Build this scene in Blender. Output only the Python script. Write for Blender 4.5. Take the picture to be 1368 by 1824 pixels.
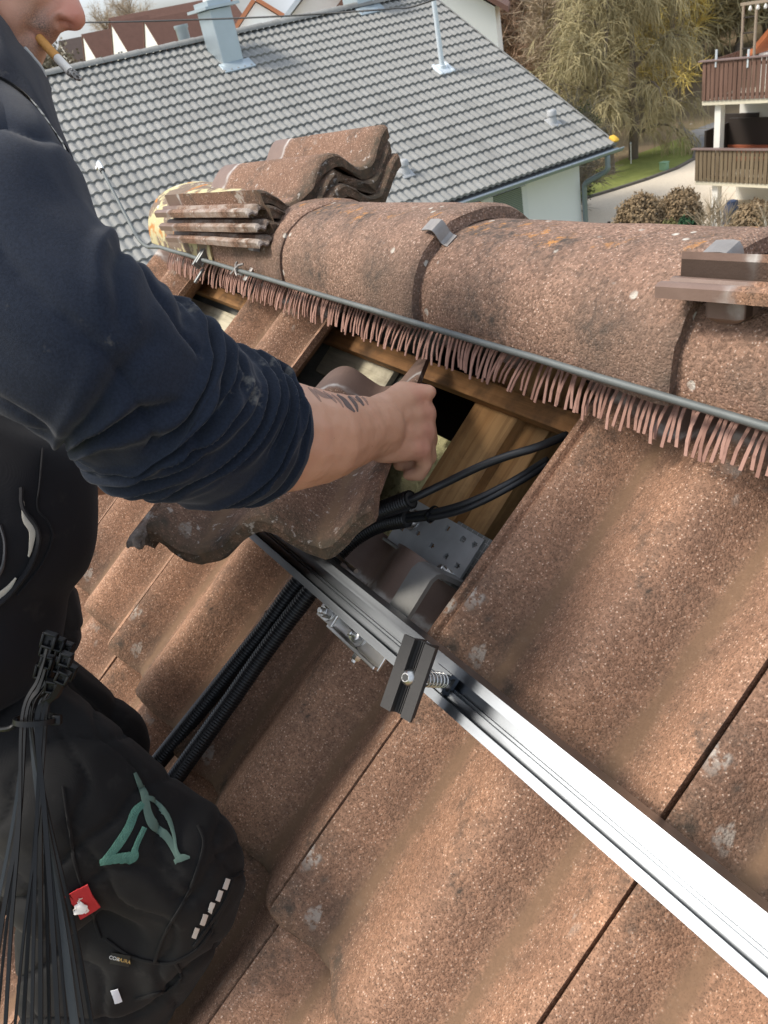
import bpy, bmesh, math, random
import numpy as np
from mathutils import Vector, Matrix, noise
from mathutils.bvhtree import BVHTree

SC = bpy.context.scene
for o in list(bpy.data.objects):
    bpy.data.objects.remove(o)
COL = SC.collection
RNG = random.Random(7)

# ------------------------------------------------------------------ camera
# world: X along our ridge, Y across the ridge, Z up; metres; origin near the ridge edge
PW, PH = 1368, 1824                      # pixel grid used to turn photo pixels into directions
FPX = 1393.214
YAW, PITCH, ROLL = -1.085770, 0.558854, -0.220755
CAM = Vector((0.26160, -0.59151, 0.39525))
SL = 0.651044                            # pitch of our roof
_f = Vector((math.sin(YAW)*math.cos(PITCH), math.cos(YAW)*math.cos(PITCH), -math.sin(PITCH)))
_r0 = Vector((math.cos(YAW), -math.sin(YAW), 0)); _u0 = _r0.cross(_f)
CR = math.cos(ROLL)*_r0 + math.sin(ROLL)*_u0
CU = -math.sin(ROLL)*_r0 + math.cos(ROLL)*_u0
CF = _f
cam_data = bpy.data.cameras.new('camera')
cam = bpy.data.objects.new('camera', cam_data); COL.objects.link(cam)
cam_data.sensor_fit = 'VERTICAL'; cam_data.sensor_height = 24.0
cam_data.lens = 24.0*FPX/PH
cam_data.clip_start = 0.02; cam_data.clip_end = 2000
cam_data.dof.use_dof = True; cam_data.dof.focus_distance = 0.92; cam_data.dof.aperture_fstop = 13.0
M = Matrix.Identity(4)
for i in range(3):
    M[i][0], M[i][1], M[i][2], M[i][3] = CR[i], CU[i], -CF[i], CAM[i]
cam.matrix_world = M
SC.camera = cam
SC.render.resolution_x, SC.render.resolution_y = 768, 1024

# ------------------------------------------------------------------ sky, sun, exposure
SUN_DIR = Vector((-0.33, -0.55, 0.78)).normalized()      # towards the sun
SUN_EL = math.asin(SUN_DIR.z)
SUN_AZ = math.atan2(SUN_DIR.x, SUN_DIR.y)                # clockwise from +Y
world = bpy.data.worlds.new('World'); SC.world = world; world.use_nodes = True
wn, wl = world.node_tree.nodes, world.node_tree.links
wn.clear()
w_out = wn.new('ShaderNodeOutputWorld'); w_bg = wn.new('ShaderNodeBackground')
w_sky = wn.new('ShaderNodeTexSky'); w_sky.sky_type = 'NISHITA'; w_sky.sun_disc = False
w_sky.sun_elevation = SUN_EL; w_sky.sun_rotation = SUN_AZ
w_sky.air_density = 1.0; w_sky.dust_density = 4.0; w_sky.ozone_density = 1.0
w_tc = wn.new('ShaderNodeTexCoord')
w_no = wn.new('ShaderNodeTexNoise'); w_no.inputs['Scale'].default_value = 2.6; w_no.inputs['Detail'].default_value = 7
w_mp = wn.new('ShaderNodeMapping'); w_mp.inputs['Scale'].default_value = (1, 1, 2.4)
w_rp = wn.new('ShaderNodeValToRGB'); w_rp.color_ramp.elements[0].position = .30; w_rp.color_ramp.elements[1].position = .62
w_mx = wn.new('ShaderNodeMixRGB'); w_mx.inputs[2].default_value = (4.7, 5.05, 5.5, 1)
wl.new(w_tc.outputs['Generated'], w_mp.inputs[0]); wl.new(w_mp.outputs[0], w_no.inputs['Vector'])
wl.new(w_no.outputs['Fac'], w_rp.inputs[0]); wl.new(w_rp.outputs[0], w_mx.inputs[0])
wl.new(w_sky.outputs[0], w_mx.inputs[1]); wl.new(w_mx.outputs[0], w_bg.inputs[0])
w_bg.inputs[1].default_value = 0.15
wl.new(w_bg.outputs[0], w_out.inputs[0])

sun_d = bpy.data.lights.new('sun', 'SUN'); sun_d.energy = 2.4; sun_d.angle = math.radians(14); sun_d.color = (1, .93, .82)
sun = bpy.data.objects.new('sun', sun_d); COL.objects.link(sun)
sun.rotation_euler = SUN_DIR.to_track_quat('Z', 'Y').to_euler()
sun.location = (0, -5, 8)
SC.view_settings.view_transform = 'Standard'; SC.view_settings.look = 'None'
SC.view_settings.exposure = 0.62; SC.view_settings.gamma = 1.0; SC.view_settings.use_curve_mapping = False

# ------------------------------------------------------------------ geometry helpers
EU = Vector((1, 0, 0)); EV = Vector((0, -math.cos(SL), -math.sin(SL))); EN = Vector((0, -math.sin(SL), math.cos(SL)))
def RP(u, v, n): return EU*u + EV*v + EN*n               # point from roof coordinates
def frame(o, x, y, z):
    m = Matrix.Identity(4)
    for i in range(3): m[i][0], m[i][1], m[i][2], m[i][3] = x[i], y[i], z[i], o[i]
    return m
def RF(u, v, n): return frame(RP(u, v, n), EU, -EV, EN)  # local x = along ridge, y = up the slope, z = out
def ray(px, py): return CR*((px-PW/2)/FPX) - CU*((py-PH/2)/FPX) + CF
def AD(px, py, d): return CAM + ray(px, py)*d            # point at optical depth d
def onroof(px, py, n=0.0):
    r = ray(px, py); return CAM + r*((n-CAM.dot(EN))/r.dot(EN))
def onz(px, py, z):
    r = ray(px, py); return CAM + r*((z-CAM.z)/r.z)
def onplane(px, py, p0, nrm):
    r = ray(px, py); return CAM + r*((p0-CAM).dot(nrm)/r.dot(nrm))
def pix(P):
    d = P-CAM; z = d.dot(CF); return (PW/2+FPX*d.dot(CR)/z, PH/2-FPX*d.dot(CU)/z, z)
def nz(p, s=1.0): return noise.noise(Vector(p)*s)

class MB:
    """collects vertices and faces of one mesh"""
    def __init__(s): s.v = []; s.f = []; s.m = []; s.mi = 0
    def add(s, vs, fs):
        b = len(s.v); s.v += [Vector(v) for v in vs]; s.f += [tuple(i+b for i in f) for f in fs]; s.m += [s.mi]*len(fs); return b
    def box(s, c, ax, ay, az, hx, hy, hz, bev=0.0):
        c = Vector(c); ax, ay, az = Vector(ax), Vector(ay), Vector(az)
        if bev <= 0:
            vs = [c+ax*(hx*i)+ay*(hy*j)+az*(hz*k) for k in (-1, 1) for j in (-1, 1) for i in (-1, 1)]
            s.add(vs, [(0, 2, 3, 1), (4, 5, 7, 6), (0, 1, 5, 4), (2, 6, 7, 3), (0, 4, 6, 2), (1, 3, 7, 5)]); return
        b = min(bev, hx*.9, hy*.9, hz*.9)
        rings = []
        for (zz, sx, sy) in ((-hz, hx-b, hy-b), (-hz+b, hx, hy), (hz-b, hx, hy), (hz, hx-b, hy-b)):
            rb = b
            pts = [(-sx+rb, -sy), (sx-rb, -sy), (sx, -sy+rb), (sx, sy-rb), (sx-rb, sy), (-sx+rb, sy), (-sx, sy-rb), (-sx, -sy+rb)]
            rings.append([c+ax*x+ay*y+az*zz for x, y in pts])
        s.loft(rings, True, True)
    def bx(s, lo, hi, bev=0.0):
        lo, hi = Vector(lo), Vector(hi); c = (lo+hi)/2; h = (hi-lo)/2
        s.box(c, (1, 0, 0), (0, 1, 0), (0, 0, 1), h.x, h.y, h.z, bev)
    def loft(s, rings, cap0=False, cap1=False, close=True):
        n = len(rings[0]); b = len(s.v); vs = []; fs = []
        for r in rings: vs += list(r)
        m = n if close else n-1
        for i in range(len(rings)-1):
            for j in range(m):
                k = (j+1) % n; fs.append((i*n+j, i*n+k, (i+1)*n+k, (i+1)*n+j))
        if cap0: fs.append(tuple(reversed(range(n))))
        if cap1: fs.append(tuple((len(rings)-1)*n+j for j in range(n)))
        s.add(vs, fs)
    def tube(s, path, rad, seg=10, caps=True, flat=1.0, up=None):
        path = [Vector(p) for p in path]; rings = []
        if not hasattr(rad, '__len__'): rad = [rad]*len(path)
        t0 = (path[1]-path[0]).normalized()
        ref = Vector(up) if up is not None else (Vector((0, 0, 1)) if abs(t0.z) < .9 else Vector((1, 0, 0)))
        for i, p in enumerate(path):
            t = (path[min(i+1, len(path)-1)]-path[max(i-1, 0)]).normalized()
            a = ref-t*ref.dot(t)
            a = a.normalized() if a.length > 1e-6 else t.orthogonal().normalized()
            b = t.cross(a); ref = a if up is None else ref
            rings.append([p+(a*math.cos(2*math.pi*k/seg)*flat+b*math.sin(2*math.pi*k/seg))*rad[i] for k in range(seg)])
        s.loft(rings, caps, caps)
    def lathe(s, o, ax, prof, seg=16, cap0=True, cap1=True):
        """prof: list of (height, radius) along ax"""
        ax = Vector(ax).normalized(); a = ax.orthogonal().normalized(); b = ax.cross(a); o = Vector(o)
        s.loft([[o+ax*h+(a*math.cos(2*math.pi*k/seg)+b*math.sin(2*math.pi*k/seg))*r for k in range(seg)] for h, r in prof], cap0, cap1)
    def prism(s, pts, d):
        """polygon pts (3D, ordered) extruded by vector d"""
        pts = [Vector(p) for p in pts]; d = Vector(d); n = len(pts)
        s.add(pts+[p+d for p in pts], [tuple(reversed(range(n))), tuple(range(n, 2*n))]+[(i, (i+1) % n, n+(i+1) % n, n+i) for i in range(n)])
    def mesh(s, name, smooth=None):
        me = bpy.data.meshes.new(name); me.from_pydata([tuple(v) for v in s.v], [], s.f)
        if any(s.m): me.polygons.foreach_set('material_index', s.m)
        me.validate(); 
        bm = bmesh.new(); bm.from_mesh(me); bmesh.ops.recalc_face_normals(bm, faces=bm.faces[:]); bm.to_mesh(me); bm.free()
        if smooth is not None: smooth_mesh(me, smooth)
        me.update(); return me
def smooth_mesh(me, ang=40):
    me.polygons.foreach_set('use_smooth', [True]*len(me.polygons))
    if ang < 180: me.set_sharp_from_angle(angle=math.radians(ang))

WMX = {}
def link(name, me, mat=None, parent=None, mw=None):
    o = bpy.data.objects.new(name, me); COL.objects.link(o)
    if mat is not None and me is not None:
        ms = mat if isinstance(mat, (list, tuple)) else [mat]
        if len(me.materials) == 0:
            for m in ms: me.materials.append(m)
    mw = mw.copy() if mw is not None else Matrix.Identity(4)
    WMX[o.name] = mw
    if parent is not None:
        o.parent = parent; o.matrix_basis = WMX[parent.name].inverted() @ mw
    else: o.matrix_basis = mw
    return o
def build(mb, name, mat, parent=None, smooth=40, mw=None):
    return link(name, mb.mesh(name, smooth), mat, parent, mw)
def tag(o, label=None, cat=None, group=None, kind=None):
    if label: o['label'] = label
    if cat: o['category'] = cat
    if group: o['group'] = group
    if kind: o['kind'] = kind
    return o
def thing(name, loc, label, cat, group=None):
    o = link(name, None, None, None, Matrix.Translation(Vector(loc))); o.empty_display_size = .05
    return tag(o, label, cat, group)

# ------------------------------------------------------------------ material helpers
class NT:
    def __init__(s, name, rough=.7, metal=0.0, spec=.5):
        s.m = bpy.data.materials.new(name); s.m.use_nodes = True; s.t = s.m.node_tree; s.n = s.t.nodes; s.l = s.t.links
        s.b = s.n['Principled BSDF']; s.b.inputs['Roughness'].default_value = rough; s.b.inputs['Metallic'].default_value = metal
        s.b.inputs['Specular IOR Level'].default_value = spec
        s.tc = s.n.new('ShaderNodeTexCoord'); s.obj = s.tc.outputs['Object']; s.bumpn = None
    def geo(s): s.obj = s.n.new('ShaderNodeNewGeometry').outputs['Position']; return s
    def sep(s, vec=None):
        x = s.n.new('ShaderNodeSeparateXYZ'); s.l.new(vec or s.obj, x.inputs[0]); return x.outputs
    def mp(s, scale=(1, 1, 1), vec=None, loc=(0, 0, 0), rot=(0, 0, 0)):
        x = s.n.new('ShaderNodeMapping'); x.inputs['Scale'].default_value = scale; x.inputs['Location'].default_value = loc; x.inputs['Rotation'].default_value = rot
        s.l.new(vec or s.obj, x.inputs[0]); return x.outputs[0]
    def noise(s, scale, detail=4, rough=.55, vec=None, dist=0.0):
        x = s.n.new('ShaderNodeTexNoise'); x.inputs['Scale'].default_value = scale; x.inputs['Detail'].default_value = detail
        x.inputs['Roughness'].default_value = rough; x.inputs['Distortion'].default_value = dist
        s.l.new(vec or s.obj, x.inputs['Vector']); return x.outputs['Fac']
    def voro(s, scale, out='Distance', vec=None, rnd=1.0):
        x = s.n.new('ShaderNodeTexVoronoi'); x.inputs['Scale'].default_value = scale; x.inputs['Randomness'].default_value = rnd
        s.l.new(vec or s.obj, x.inputs['Vector']); return x.outputs[out]
    def wave(s, scale, dist=2, detail=2, vec=None, d='X'):
        x = s.n.new('ShaderNodeTexWave'); x.bands_direction = d; x.inputs['Scale'].default_value = scale; x.inputs['Distortion'].default_value = dist
        x.inputs['Detail'].default_value = detail; s.l.new(vec or s.obj, x.inputs['Vector']); return x.outputs['Fac']
    def ramp(s, fac, stops):
        x = s.n.new('ShaderNodeValToRGB'); e = x.color_ramp.elements
        while len(e) < len(stops): e.new(.5)
        for i, (p, c) in enumerate(stops):
            e[i].position = p; e[i].color = (c[0], c[1], c[2], 1) if hasattr(c, '__len__') else (c, c, c, 1)
        s.l.new(fac, x.inputs[0]); return x.outputs[0]
    def math(s, op, a, b=0.0, clamp=False):
        x = s.n.new('ShaderNodeMath'); x.operation = op; x.use_clamp = clamp
        for i, v in enumerate((a, b)):
            if isinstance(v, (int, float)): x.inputs[i].default_value = v
            else: s.l.new(v, x.inputs[i])
        return x.outputs[0]
    def mix(s, fac, a, b, mode='MIX'):
        x = s.n.new('ShaderNodeMixRGB'); x.blend_type = mode
        for i, v in enumerate((fac, a, b)):
            if isinstance(v, (int, float)): x.inputs[i].default_value = v if i == 0 else (v, v, v, 1)
            elif isinstance(v, (tuple, list)): x.inputs[i].default_value = (v[0], v[1], v[2], 1)
            else: s.l.new(v, x.inputs[i])
        return x.outputs[0]
    def rand(s): return s.n.new('ShaderNodeObjectInfo').outputs['Random']
    def col(s, c):
        if isinstance(c, (tuple, list)): s.b.inputs['Base Color'].default_value = (c[0], c[1], c[2], 1)
        else: s.l.new(c, s.b.inputs['Base Color'])
        return s
    def rough(s, r): s.l.new(r, s.b.inputs['Roughness']); return s
    def bump(s, h, strength=.5, dist=.002):
        x = s.n.new('ShaderNodeBump'); x.inputs['Strength'].default_value = strength; x.inputs['Distance'].default_value = dist
        s.l.new(h, x.inputs['Height'])
        if s.bumpn is not None: s.l.new(s.bumpn, x.inputs['Normal'])
        s.bumpn = x.outputs[0]; s.l.new(s.bumpn, s.b.inputs['Normal']); return s
    def set(s, **k):
        for a, v in k.items(): s.b.inputs[a.replace('_', ' ')].default_value = v
        return s
def plain(name, c, rough=.6, metal=0.0, var=.12, scale=20, bump=0.0, bscale=200, bd=.001, spec=.5):
    t = NT(name, rough, metal, spec)
    n = t.noise(scale, 5)
    t.col(t.mix(n, tuple(x*(1-var) for x in c), tuple(min(1, x*(1+var)) for x in c)))
    if bump: t.bump(t.noise(bscale, 3), bump, bd)
    return t.m
# ================================================================== materials
def tile_material(name='concrete_tile', dark=0.0):
    t = NT(name, .86, 0, .3)
    s = t.sep(); r = t.rand()
    base = t.mix(t.noise(34, 6, .6), (.335, .180, .110), (.475, .277, .178))
    base = t.mix(t.math('MULTIPLY', r, .45), base, (.27, .165, .115))
    big = t.noise(5.5, 4, .6)
    base = t.mix(t.ramp(big, [(.40, dark), (.62, .62)]), base, (.165, .100, .072))
    # sand grains
    g = t.voro(370); g2 = t.noise(640, 2); cr_ = t.sep(t.voro(370, 'Color'))[0]
    base = t.mix(1.0, base, t.ramp(cr_, [(.0, (.72, .70, .68)), (.5, (1, 1, 1)), (1, (1.22, 1.20, 1.18))]), 'MULTIPLY')
    base = t.mix(t.math('MULTIPLY', t.ramp(g, [(.15, .9), (.36, 0)]), t.ramp(cr_, [(.60, 0), (.90, 1)])), base, (.80, .62, .49))
    base = t.mix(t.ramp(g2, [(.33, .8), (.47, 0)]), base, (.075, .046, .032))
    # moss and algae: dark blotches
    al = t.math('MULTIPLY', t.ramp(t.noise(8.0, 5, .62), [(.52, 0), (.64, 1)]), t.ramp(t.noise(75, 4, .6), [(.36, .10), (.60, 1)]))
    base = t.mix(t.math('MULTIPLY', al, .82), base, (.055, .048, .040))
    # lichen spots
    wv = t.mix(.06, t.obj, t.n.new('ShaderNodeTexNoise').outputs['Color'])
    li = t.math('MULTIPLY', t.ramp(t.voro(19, vec=wv), [(.20, 1), (.27, 0)]), t.ramp(t.noise(4.3, 3), [(.53, 0), (.60, 1)]))
    li = t.math('MULTIPLY', li, t.ramp(t.noise(150, 3), [(.38, 0), (.52, 1)]))
    base = t.mix(t.math('MULTIPLY', li, .75), base, (.47, .43, .38))
    # washed-in silt in the two troughs
    d1 = t.math('ABSOLUTE', t.math('ADD', s[0], .088)); d2 = t.math('ABSOLUTE', t.math('ADD', s[0], -.072))
    d = t.math('MINIMUM', d1, d2)
    d = t.math('ADD', d, t.math('MULTIPLY', t.math('SUBTRACT', t.noise(22, 3), .5), .018))
    flank_dark = t.math('MULTIPLY', t.ramp(d, [(.012, 1), (.042, 0)]), t.ramp(t.noise(48, 5, .65), [(.30, .15), (.62, 1)]))  # darker, noise-broken tone across the trough flanks
    base = t.mix(t.math('MULTIPLY', flank_dark, .55), base, (.10, .068, .048))
    silt = t.ramp(d, [(.004, 1), (.013, 0)])
    base = t.mix(t.math('MULTIPLY', silt, .8), base, (.17, .105, .064))
    # moss on the weathered lower edge
    ny_ = t.math('ADD', s[1], t.math('MULTIPLY', t.math('SUBTRACT', t.noise(26, 4), .5), .09 if dark else .05))
    moss = t.math('MULTIPLY', t.ramp(ny_, [(.0, 1), (.060 if dark else .030, 0)]), t.ramp(t.noise(90, 4), [(.30, .3), (.60, 1)]))
    base = t.mix(t.math('MULTIPLY', moss, .85 if dark else .5), base, (.058, .050, .036))
    if dark:
        strip = t.math('MULTIPLY', t.math('LESS_THAN', s[0], -.158), t.ramp(t.noise(13, 4, .6), [(.46, 0), (.58, 1)]))
        base = t.mix(t.math('MULTIPLY', strip, .6), base, (.46, .41, .37))
        base = t.mix(t.ramp(t.noise(70, 4, .65), [(.62, 0), (.68, .6)]), base, (.50, .46, .42))
    # smooth cement slurry at the head lap
    yy = t.math('ADD', s[1], t.math('MULTIPLY', t.math('SUBTRACT', t.noise(60, 3), .5), .02))
    head = t.ramp(yy, [(.338, 0), (.350, 1)])
    line = t.math('MULTIPLY', t.ramp(yy, [(.345, 0), (.352, 1), (.360, 0)]), t.ramp(t.noise(18, 3), [(.40, 0), (.60, 1)]))
    base = t.mix(head, base, t.mix(t.noise(40, 5), (.15, .10, .08), (.24, .165, .135)))
    base = t.mix(t.math('MULTIPLY', line, .8), base, (.62, .60, .57))
    base = t.mix(t.math('MULTIPLY', t.math('MULTIPLY', t.math('LESS_THAN', s[0], -.1481), t.math('GREATER_THAN', s[0], -.1585)), 0.0 if dark else .85), base, (.045, .030, .022))  # seam gap between pans: its shade put into the colour as a near-black strip
    t.col(base)
    t.rough(t.mix(head, .9, .5))
    hh = t.math('ADD', t.math('MULTIPLY', t.math('SUBTRACT', 1, g), .7), t.math('MULTIPLY', g2, .9))
    amt = t.math('MULTIPLY', t.math('SUBTRACT', 1, t.math('MULTIPLY', silt, .8)), t.math('SUBTRACT', 1, t.math('MULTIPLY', head, .85)))
    t.bump(t.math('MULTIPLY', hh, amt), .7, .0013)
    t.bump(t.noise(45, 5), .16, .004)
    return t.m
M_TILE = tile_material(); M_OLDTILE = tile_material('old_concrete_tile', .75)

def ridge_material():
    t = NT('ridge_cap_concrete', .88, 0, .3)
    r = t.rand()
    base = t.mix(t.noise(26, 6, .62), (.225, .130, .092), (.345, .220, .160))
    base = t.mix(t.math('MULTIPLY', r, .4), base, (.24, .17, .135))
    g = t.voro(340); g2 = t.noise(600, 2)
    cr_ = t.sep(t.voro(340, 'Color'))[0]
    base = t.mix(1.0, base, t.ramp(cr_, [(.0, (.62, .60, .58)), (.5, (1, 1, 1)), (1, (1.3, 1.28, 1.25))]), 'MULTIPLY')
    base = t.mix(t.math('MULTIPLY', t.ramp(g, [(.15, .9), (.36, 0)]), t.ramp(cr_, [(.62, 0), (.92, 1)])), base, (.70, .56, .48))
    base = t.mix(t.ramp(g2, [(.30, .65), (.44, 0)]), base, (.07, .048, .037))
    al = t.math('MULTIPLY', t.ramp(t.noise(7.5, 5, .62), [(.46, 0), (.62, 1)]), t.ramp(t.noise(80, 4, .6), [(.38, .2), (.60, 1)]))
    base = t.mix(t.math('MULTIPLY', al, .85), base, (.05, .047, .042))
    sp = t.math('MULTIPLY', t.ramp(t.math('ADD', t.voro(30), t.math('MULTIPLY', t.noise(160, 3), .12)), [(.17, 1), (.22, 0)]), t.ramp(t.noise(11, 3), [(.50, 0), (.56, 1)]))
    base = t.mix(t.ramp(t.noise(3.2, 4, .6), [(.42, 0), (.60, .6)]), base, (.13, .095, .075))
    base = t.mix(t.math('MULTIPLY', sp, .85), base, (.60, .58, .52))
    s = t.sep()
    hi = t.ramp(s[2], [(.088, 0), (.104, 1)])
    og = t.math('MULTIPLY', t.math('MULTIPLY', t.ramp(t.noise(32, 5, .65), [(.58, 0), (.64, 1)]), hi), t.ramp(t.noise(7, 2), [(.45, 0), (.55, 1)]))
    base = t.mix(t.math('MULTIPLY', t.math('MULTIPLY', og, t.ramp(t.noise(140, 3), [(.42, 0), (.56, 1)])), .85), base, (.52, .24, .07))
    t.col(base)
    t.bump(t.math('ADD', t.math('MULTIPLY', t.math('SUBTRACT', 1, g), .7), t.math('MULTIPLY', g2, .9)), .85, .0018)
    t.bump(t.noise(60, 5), .12, .004)
    return t.m
M_RIDGE = ridge_material()

def lichen_material():
    t = NT('lichen_end_cap', .9, 0, .3)
    base = t.mix(t.noise(26, 6, .62), (.15, .115, .09), (.27, .20, .15))
    base = t.mix(t.ramp(t.noise(14, 5, .6), [(.47, 0), (.52, .95)]), base, (.56, .50, .29))
    base = t.mix(t.ramp(t.noise(19, 4, .6, vec=t.mp(loc=(3, 1, 2))), [(.60, 0), (.64, .9)]), base, (.50, .20, .05))
    base = t.mix(t.ramp(t.noise(38, 4, .6, vec=t.mp(loc=(7, 1, 2))), [(.62, 0), (.66, .9)]), base, (.62, .60, .52))
    t.col(base); t.bump(t.noise(300, 3), .7, .002); t.bump(t.noise(40, 4), .5, .004)
    return t.m
M_LICHEN = lichen_material()

def wood_material(name, a, b, rough=.75, axis='X', sc=1.0, dirt=.35):
    t = NT(name, rough, 0, .3)
    st = {'X': (2, 40, 40), 'Y': (40, 2, 40), 'Z': (40, 40, 2)}[axis]
    v = t.mp(tuple(x*sc for x in st))
    n = t.noise(1.0, 6, .6, vec=v, dist=.6); n2 = t.noise(3.0, 4, .6, vec=v)
    c = t.mix(t.ramp(n, [(.32, 0), (.68, 1)]), a, b)
    c = t.mix(t.ramp(n2, [(.35, .45), (.5, 0)]), c, tuple(x*.55 for x in a))
    c = t.mix(t.math('MULTIPLY', t.ramp(t.noise(16, 5, .65), [(.50, 0), (.72, 1)]), dirt), c, (.06, .04, .025))
    t.col(c); t.bump(n2, .4, .0015)
    return t.m
M_RAFTER = wood_material('rafter_timber', (.33, .17, .062), (.50, .30, .13), axis='Y', dirt=.6)
M_BATTEN = wood_material('batten_timber', (.25, .12, .045), (.40, .21, .085), axis='X', dirt=.8)
M_PALE = wood_material('pale_sheathing', (.42, .38, .27), (.60, .55, .42), axis='X', dirt=.5)
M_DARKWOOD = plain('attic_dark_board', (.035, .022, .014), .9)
def membrane():
    t = NT('underlay_membrane', .8, 0, .3)
    c = t.mix(t.noise(14, 5), (.13, .13, .11), (.24, .235, .20))
    c = t.mix(t.ramp(t.noise(5, 4), [(.5, 0), (.62, .8)]), c, (.045, .045, .035))
    t.col(c); t.bump(t.noise(160, 3), .4, .002); return t.m
M_UNDERLAY = membrane()
def insulation():
    t = NT('insulation_wool', .95, 0, .1)
    c = t.mix(t.noise(22, 6, .65), (.36, .34, .17), (.56, .52, .30))
    c = t.mix(t.ramp(t.noise(30, 5), [(.52, 0), (.64, .85)]), c, (.05, .045, .02))
    t.col(c); t.bump(t.noise(90, 5), .9, .01); return t.m
M_WOOL = insulation()
def bristle_mat():
    t = NT('brush_bristle', .75, 0, .3)
    c = t.mix(t.rand(), (.25, .135, .105), (.40, .235, .19))
    t.col(t.mix(t.ramp(t.noise(120, 3), [(.5, 0), (.7, .5)]), c, (.16, .09, .07))); return t.m
M_BRISTLE = bristle_mat()
M_CLIP = plain('galvanised_clip', (.30, .285, .275), .55, .5, .35, 60, .3, 300)
M_ZINC = plain('dull_zinc_wire', (.15, .165, .165), .62, .35, .3, 30, .2, 400)

# ================================================================== our roof
LAP = 0.34; TLEN = 0.42; TW = 0.30; THK = 0.012
CROWNS = [(-.150, 0.0), (.008, 0.0), (.150, 0.0)]
VALL = [-.088, .072]; AMP = .045
def tile_z(x):
    """top surface of a pan across its width"""
    if x < CROWNS[1][0]: v = VALL[0]; c = CROWNS[0][0] if x < v else CROWNS[1][0]
    else: v = VALL[1]; c = CROWNS[1][0] if x < v else CROWNS[2][0]
    d = abs(x-v)/abs(c-v); s = max(0.0, min(1.0, (d-.14)/.86))
    return -AMP*(1-(.5*math.sin(s*math.pi/2)+.25*(1-math.cos(math.pi*s))))
def make_tile(seed, nosechip=.003, ny=12, length=TLEN, broken=0.0, mat=None, nibs=((-.088, -.067), (.072, -.067))):
    rg = random.Random(seed); mb = MB()
    xs = [-.1478+.2956*i/40 for i in range(41)]
    prof = [(-.186, -.022), (-.182, -.0195), (-.176, -.0195), (-.172, -.025), (-.167, -.025), (-.163, -.0195), (-.157, -.0195), (-.1490, -.026)]
    npre = len(prof)
    prof += [(x, tile_z(x)) for x in xs]
    ys = [0, .004, .014] + [.014+(length-.014)*(i+1)/ny for i in range(ny)]
    top, bot = [], []
    off = rg.random()*50
    for j, y in enumerate(ys):
        rt, rb = [], []
        for i, (x, z) in enumerate(prof):
            ch = nosechip*(nz((x*28+off, y*7, 1))+.6*nz((x*90+off, 3, 1))) if j < 2 else 0
            if i < npre: ch *= .35
            if broken and i >= npre and j < 3: ch += broken*max(0, nz((x*16+off, 5, 2)))
            dz = .0012*nz((x*14+off, y*14, 4))
            if j == 0: zt = z-.0065
            elif j == 1: zt = z-.0018
            else: zt = z
            th = THK+(.012 if y < .018 else 0)
            if i < npre: th = .010
            rt.append(Vector((x, y+ch, zt+dz))); rb.append(Vector((x, y+ch+(.002 if j == 0 else 0), z-th+dz)))
        top.append(rt); bot.append(rb)
    rings = [t+list(reversed(b)) for t, b in zip(top, bot)]
    mb.loft(rings, True, True)
    # two hanging nibs under the head
    for x, zc in nibs:
        mb.box((x, length-(.022 if zc < -.05 else .052), zc), (1, 0, 0), (0, 1, 0), (0, 0, 1), .016, .018 if zc > -.05 else .012, .015, .005)
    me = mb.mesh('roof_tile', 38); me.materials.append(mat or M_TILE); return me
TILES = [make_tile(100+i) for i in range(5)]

roof = thing('tiled_roof', (-.6, -.3, -.3), 'weathered brown tiled house roof with a few pans lifted out under its ridge', 'roof')
TILT = math.atan(.029/LAP)
def place_tile(u, vlow, side=1):
    j = lambda a: RNG.uniform(-a, a)
    m = Matrix.Translation((j(.0012), j(.004), .0145+j(.001))) @ Matrix.Rotation(-TILT, 4, 'X') @ Matrix.Rotation(j(.004), 4, 'Z') @ Matrix.Rotation(j(.006), 4, 'Y')
    if side > 0: base = RF(u, vlow, 0)
    else:
        w = vlow+.107
        base = frame(Vector((u, .085+w*math.cos(SL), .065-w*math.sin(SL))), Vector((-1, 0, 0)), Vector((0, -math.cos(SL), math.sin(SL))), Vector((0, math.sin(SL), math.cos(SL))))
    return link('roof_tile', TILES[RNG.randrange(5)], None, roof, base @ m)
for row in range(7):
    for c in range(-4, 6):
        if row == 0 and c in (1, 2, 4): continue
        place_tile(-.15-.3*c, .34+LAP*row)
for row in range(3):
    for c in range(-4, 6): place_tile(-.15-.3*c, .34+LAP*row, -1)

def rbox(mb, u0, u1, v0, v1, n0, n1, bev=.002):
    mb.box(RP((u0+u1)/2, (v0+v1)/2, (n0+n1)/2), EU, -EV, EN, (u1-u0)/2, (v1-v0)/2, (n1-n0)/2, bev)
def rpart(name, mat, u0, u1, v0, v1, n0, n1, parent=None, bev=.002, lab=None):
    mb = MB(); mb.box((0, 0, 0), (1, 0, 0), (0, 1, 0), (0, 0, 1), (u1-u0)/2, (v1-v0)/2, (n1-n0)/2, bev)
    o = build(mb, name, mat, parent or roof, 40, RF((u0+u1)/2, (v0+v1)/2, (n0+n1)/2))
    if lab: o['label'] = lab
    return o
# timber under the pans
rpart('batten', M_BATTEN, -1.80, 1.30, .006, .034, -.100, -.072)
for i in range(1, 8): rpart('batten', M_BATTEN, -1.80, 1.30, LAP*i-.048, LAP*i-.010, -.100, -.066)
for u in (-1.77, -1.15, -.53, .09, .71): rpart('rafter', M_RAFTER, u-.045, u+.045, -.10, 2.4, -.28, -.1005)
rpart('rafter_doubler', M_RAFTER, -.4845, -.440, -.08, 2.4, -.28, -.118)
rpart('ridge_beam', M_DARKWOOD, -1.80, 1.30, -.095, -.055, -.30, -.12)
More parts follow.
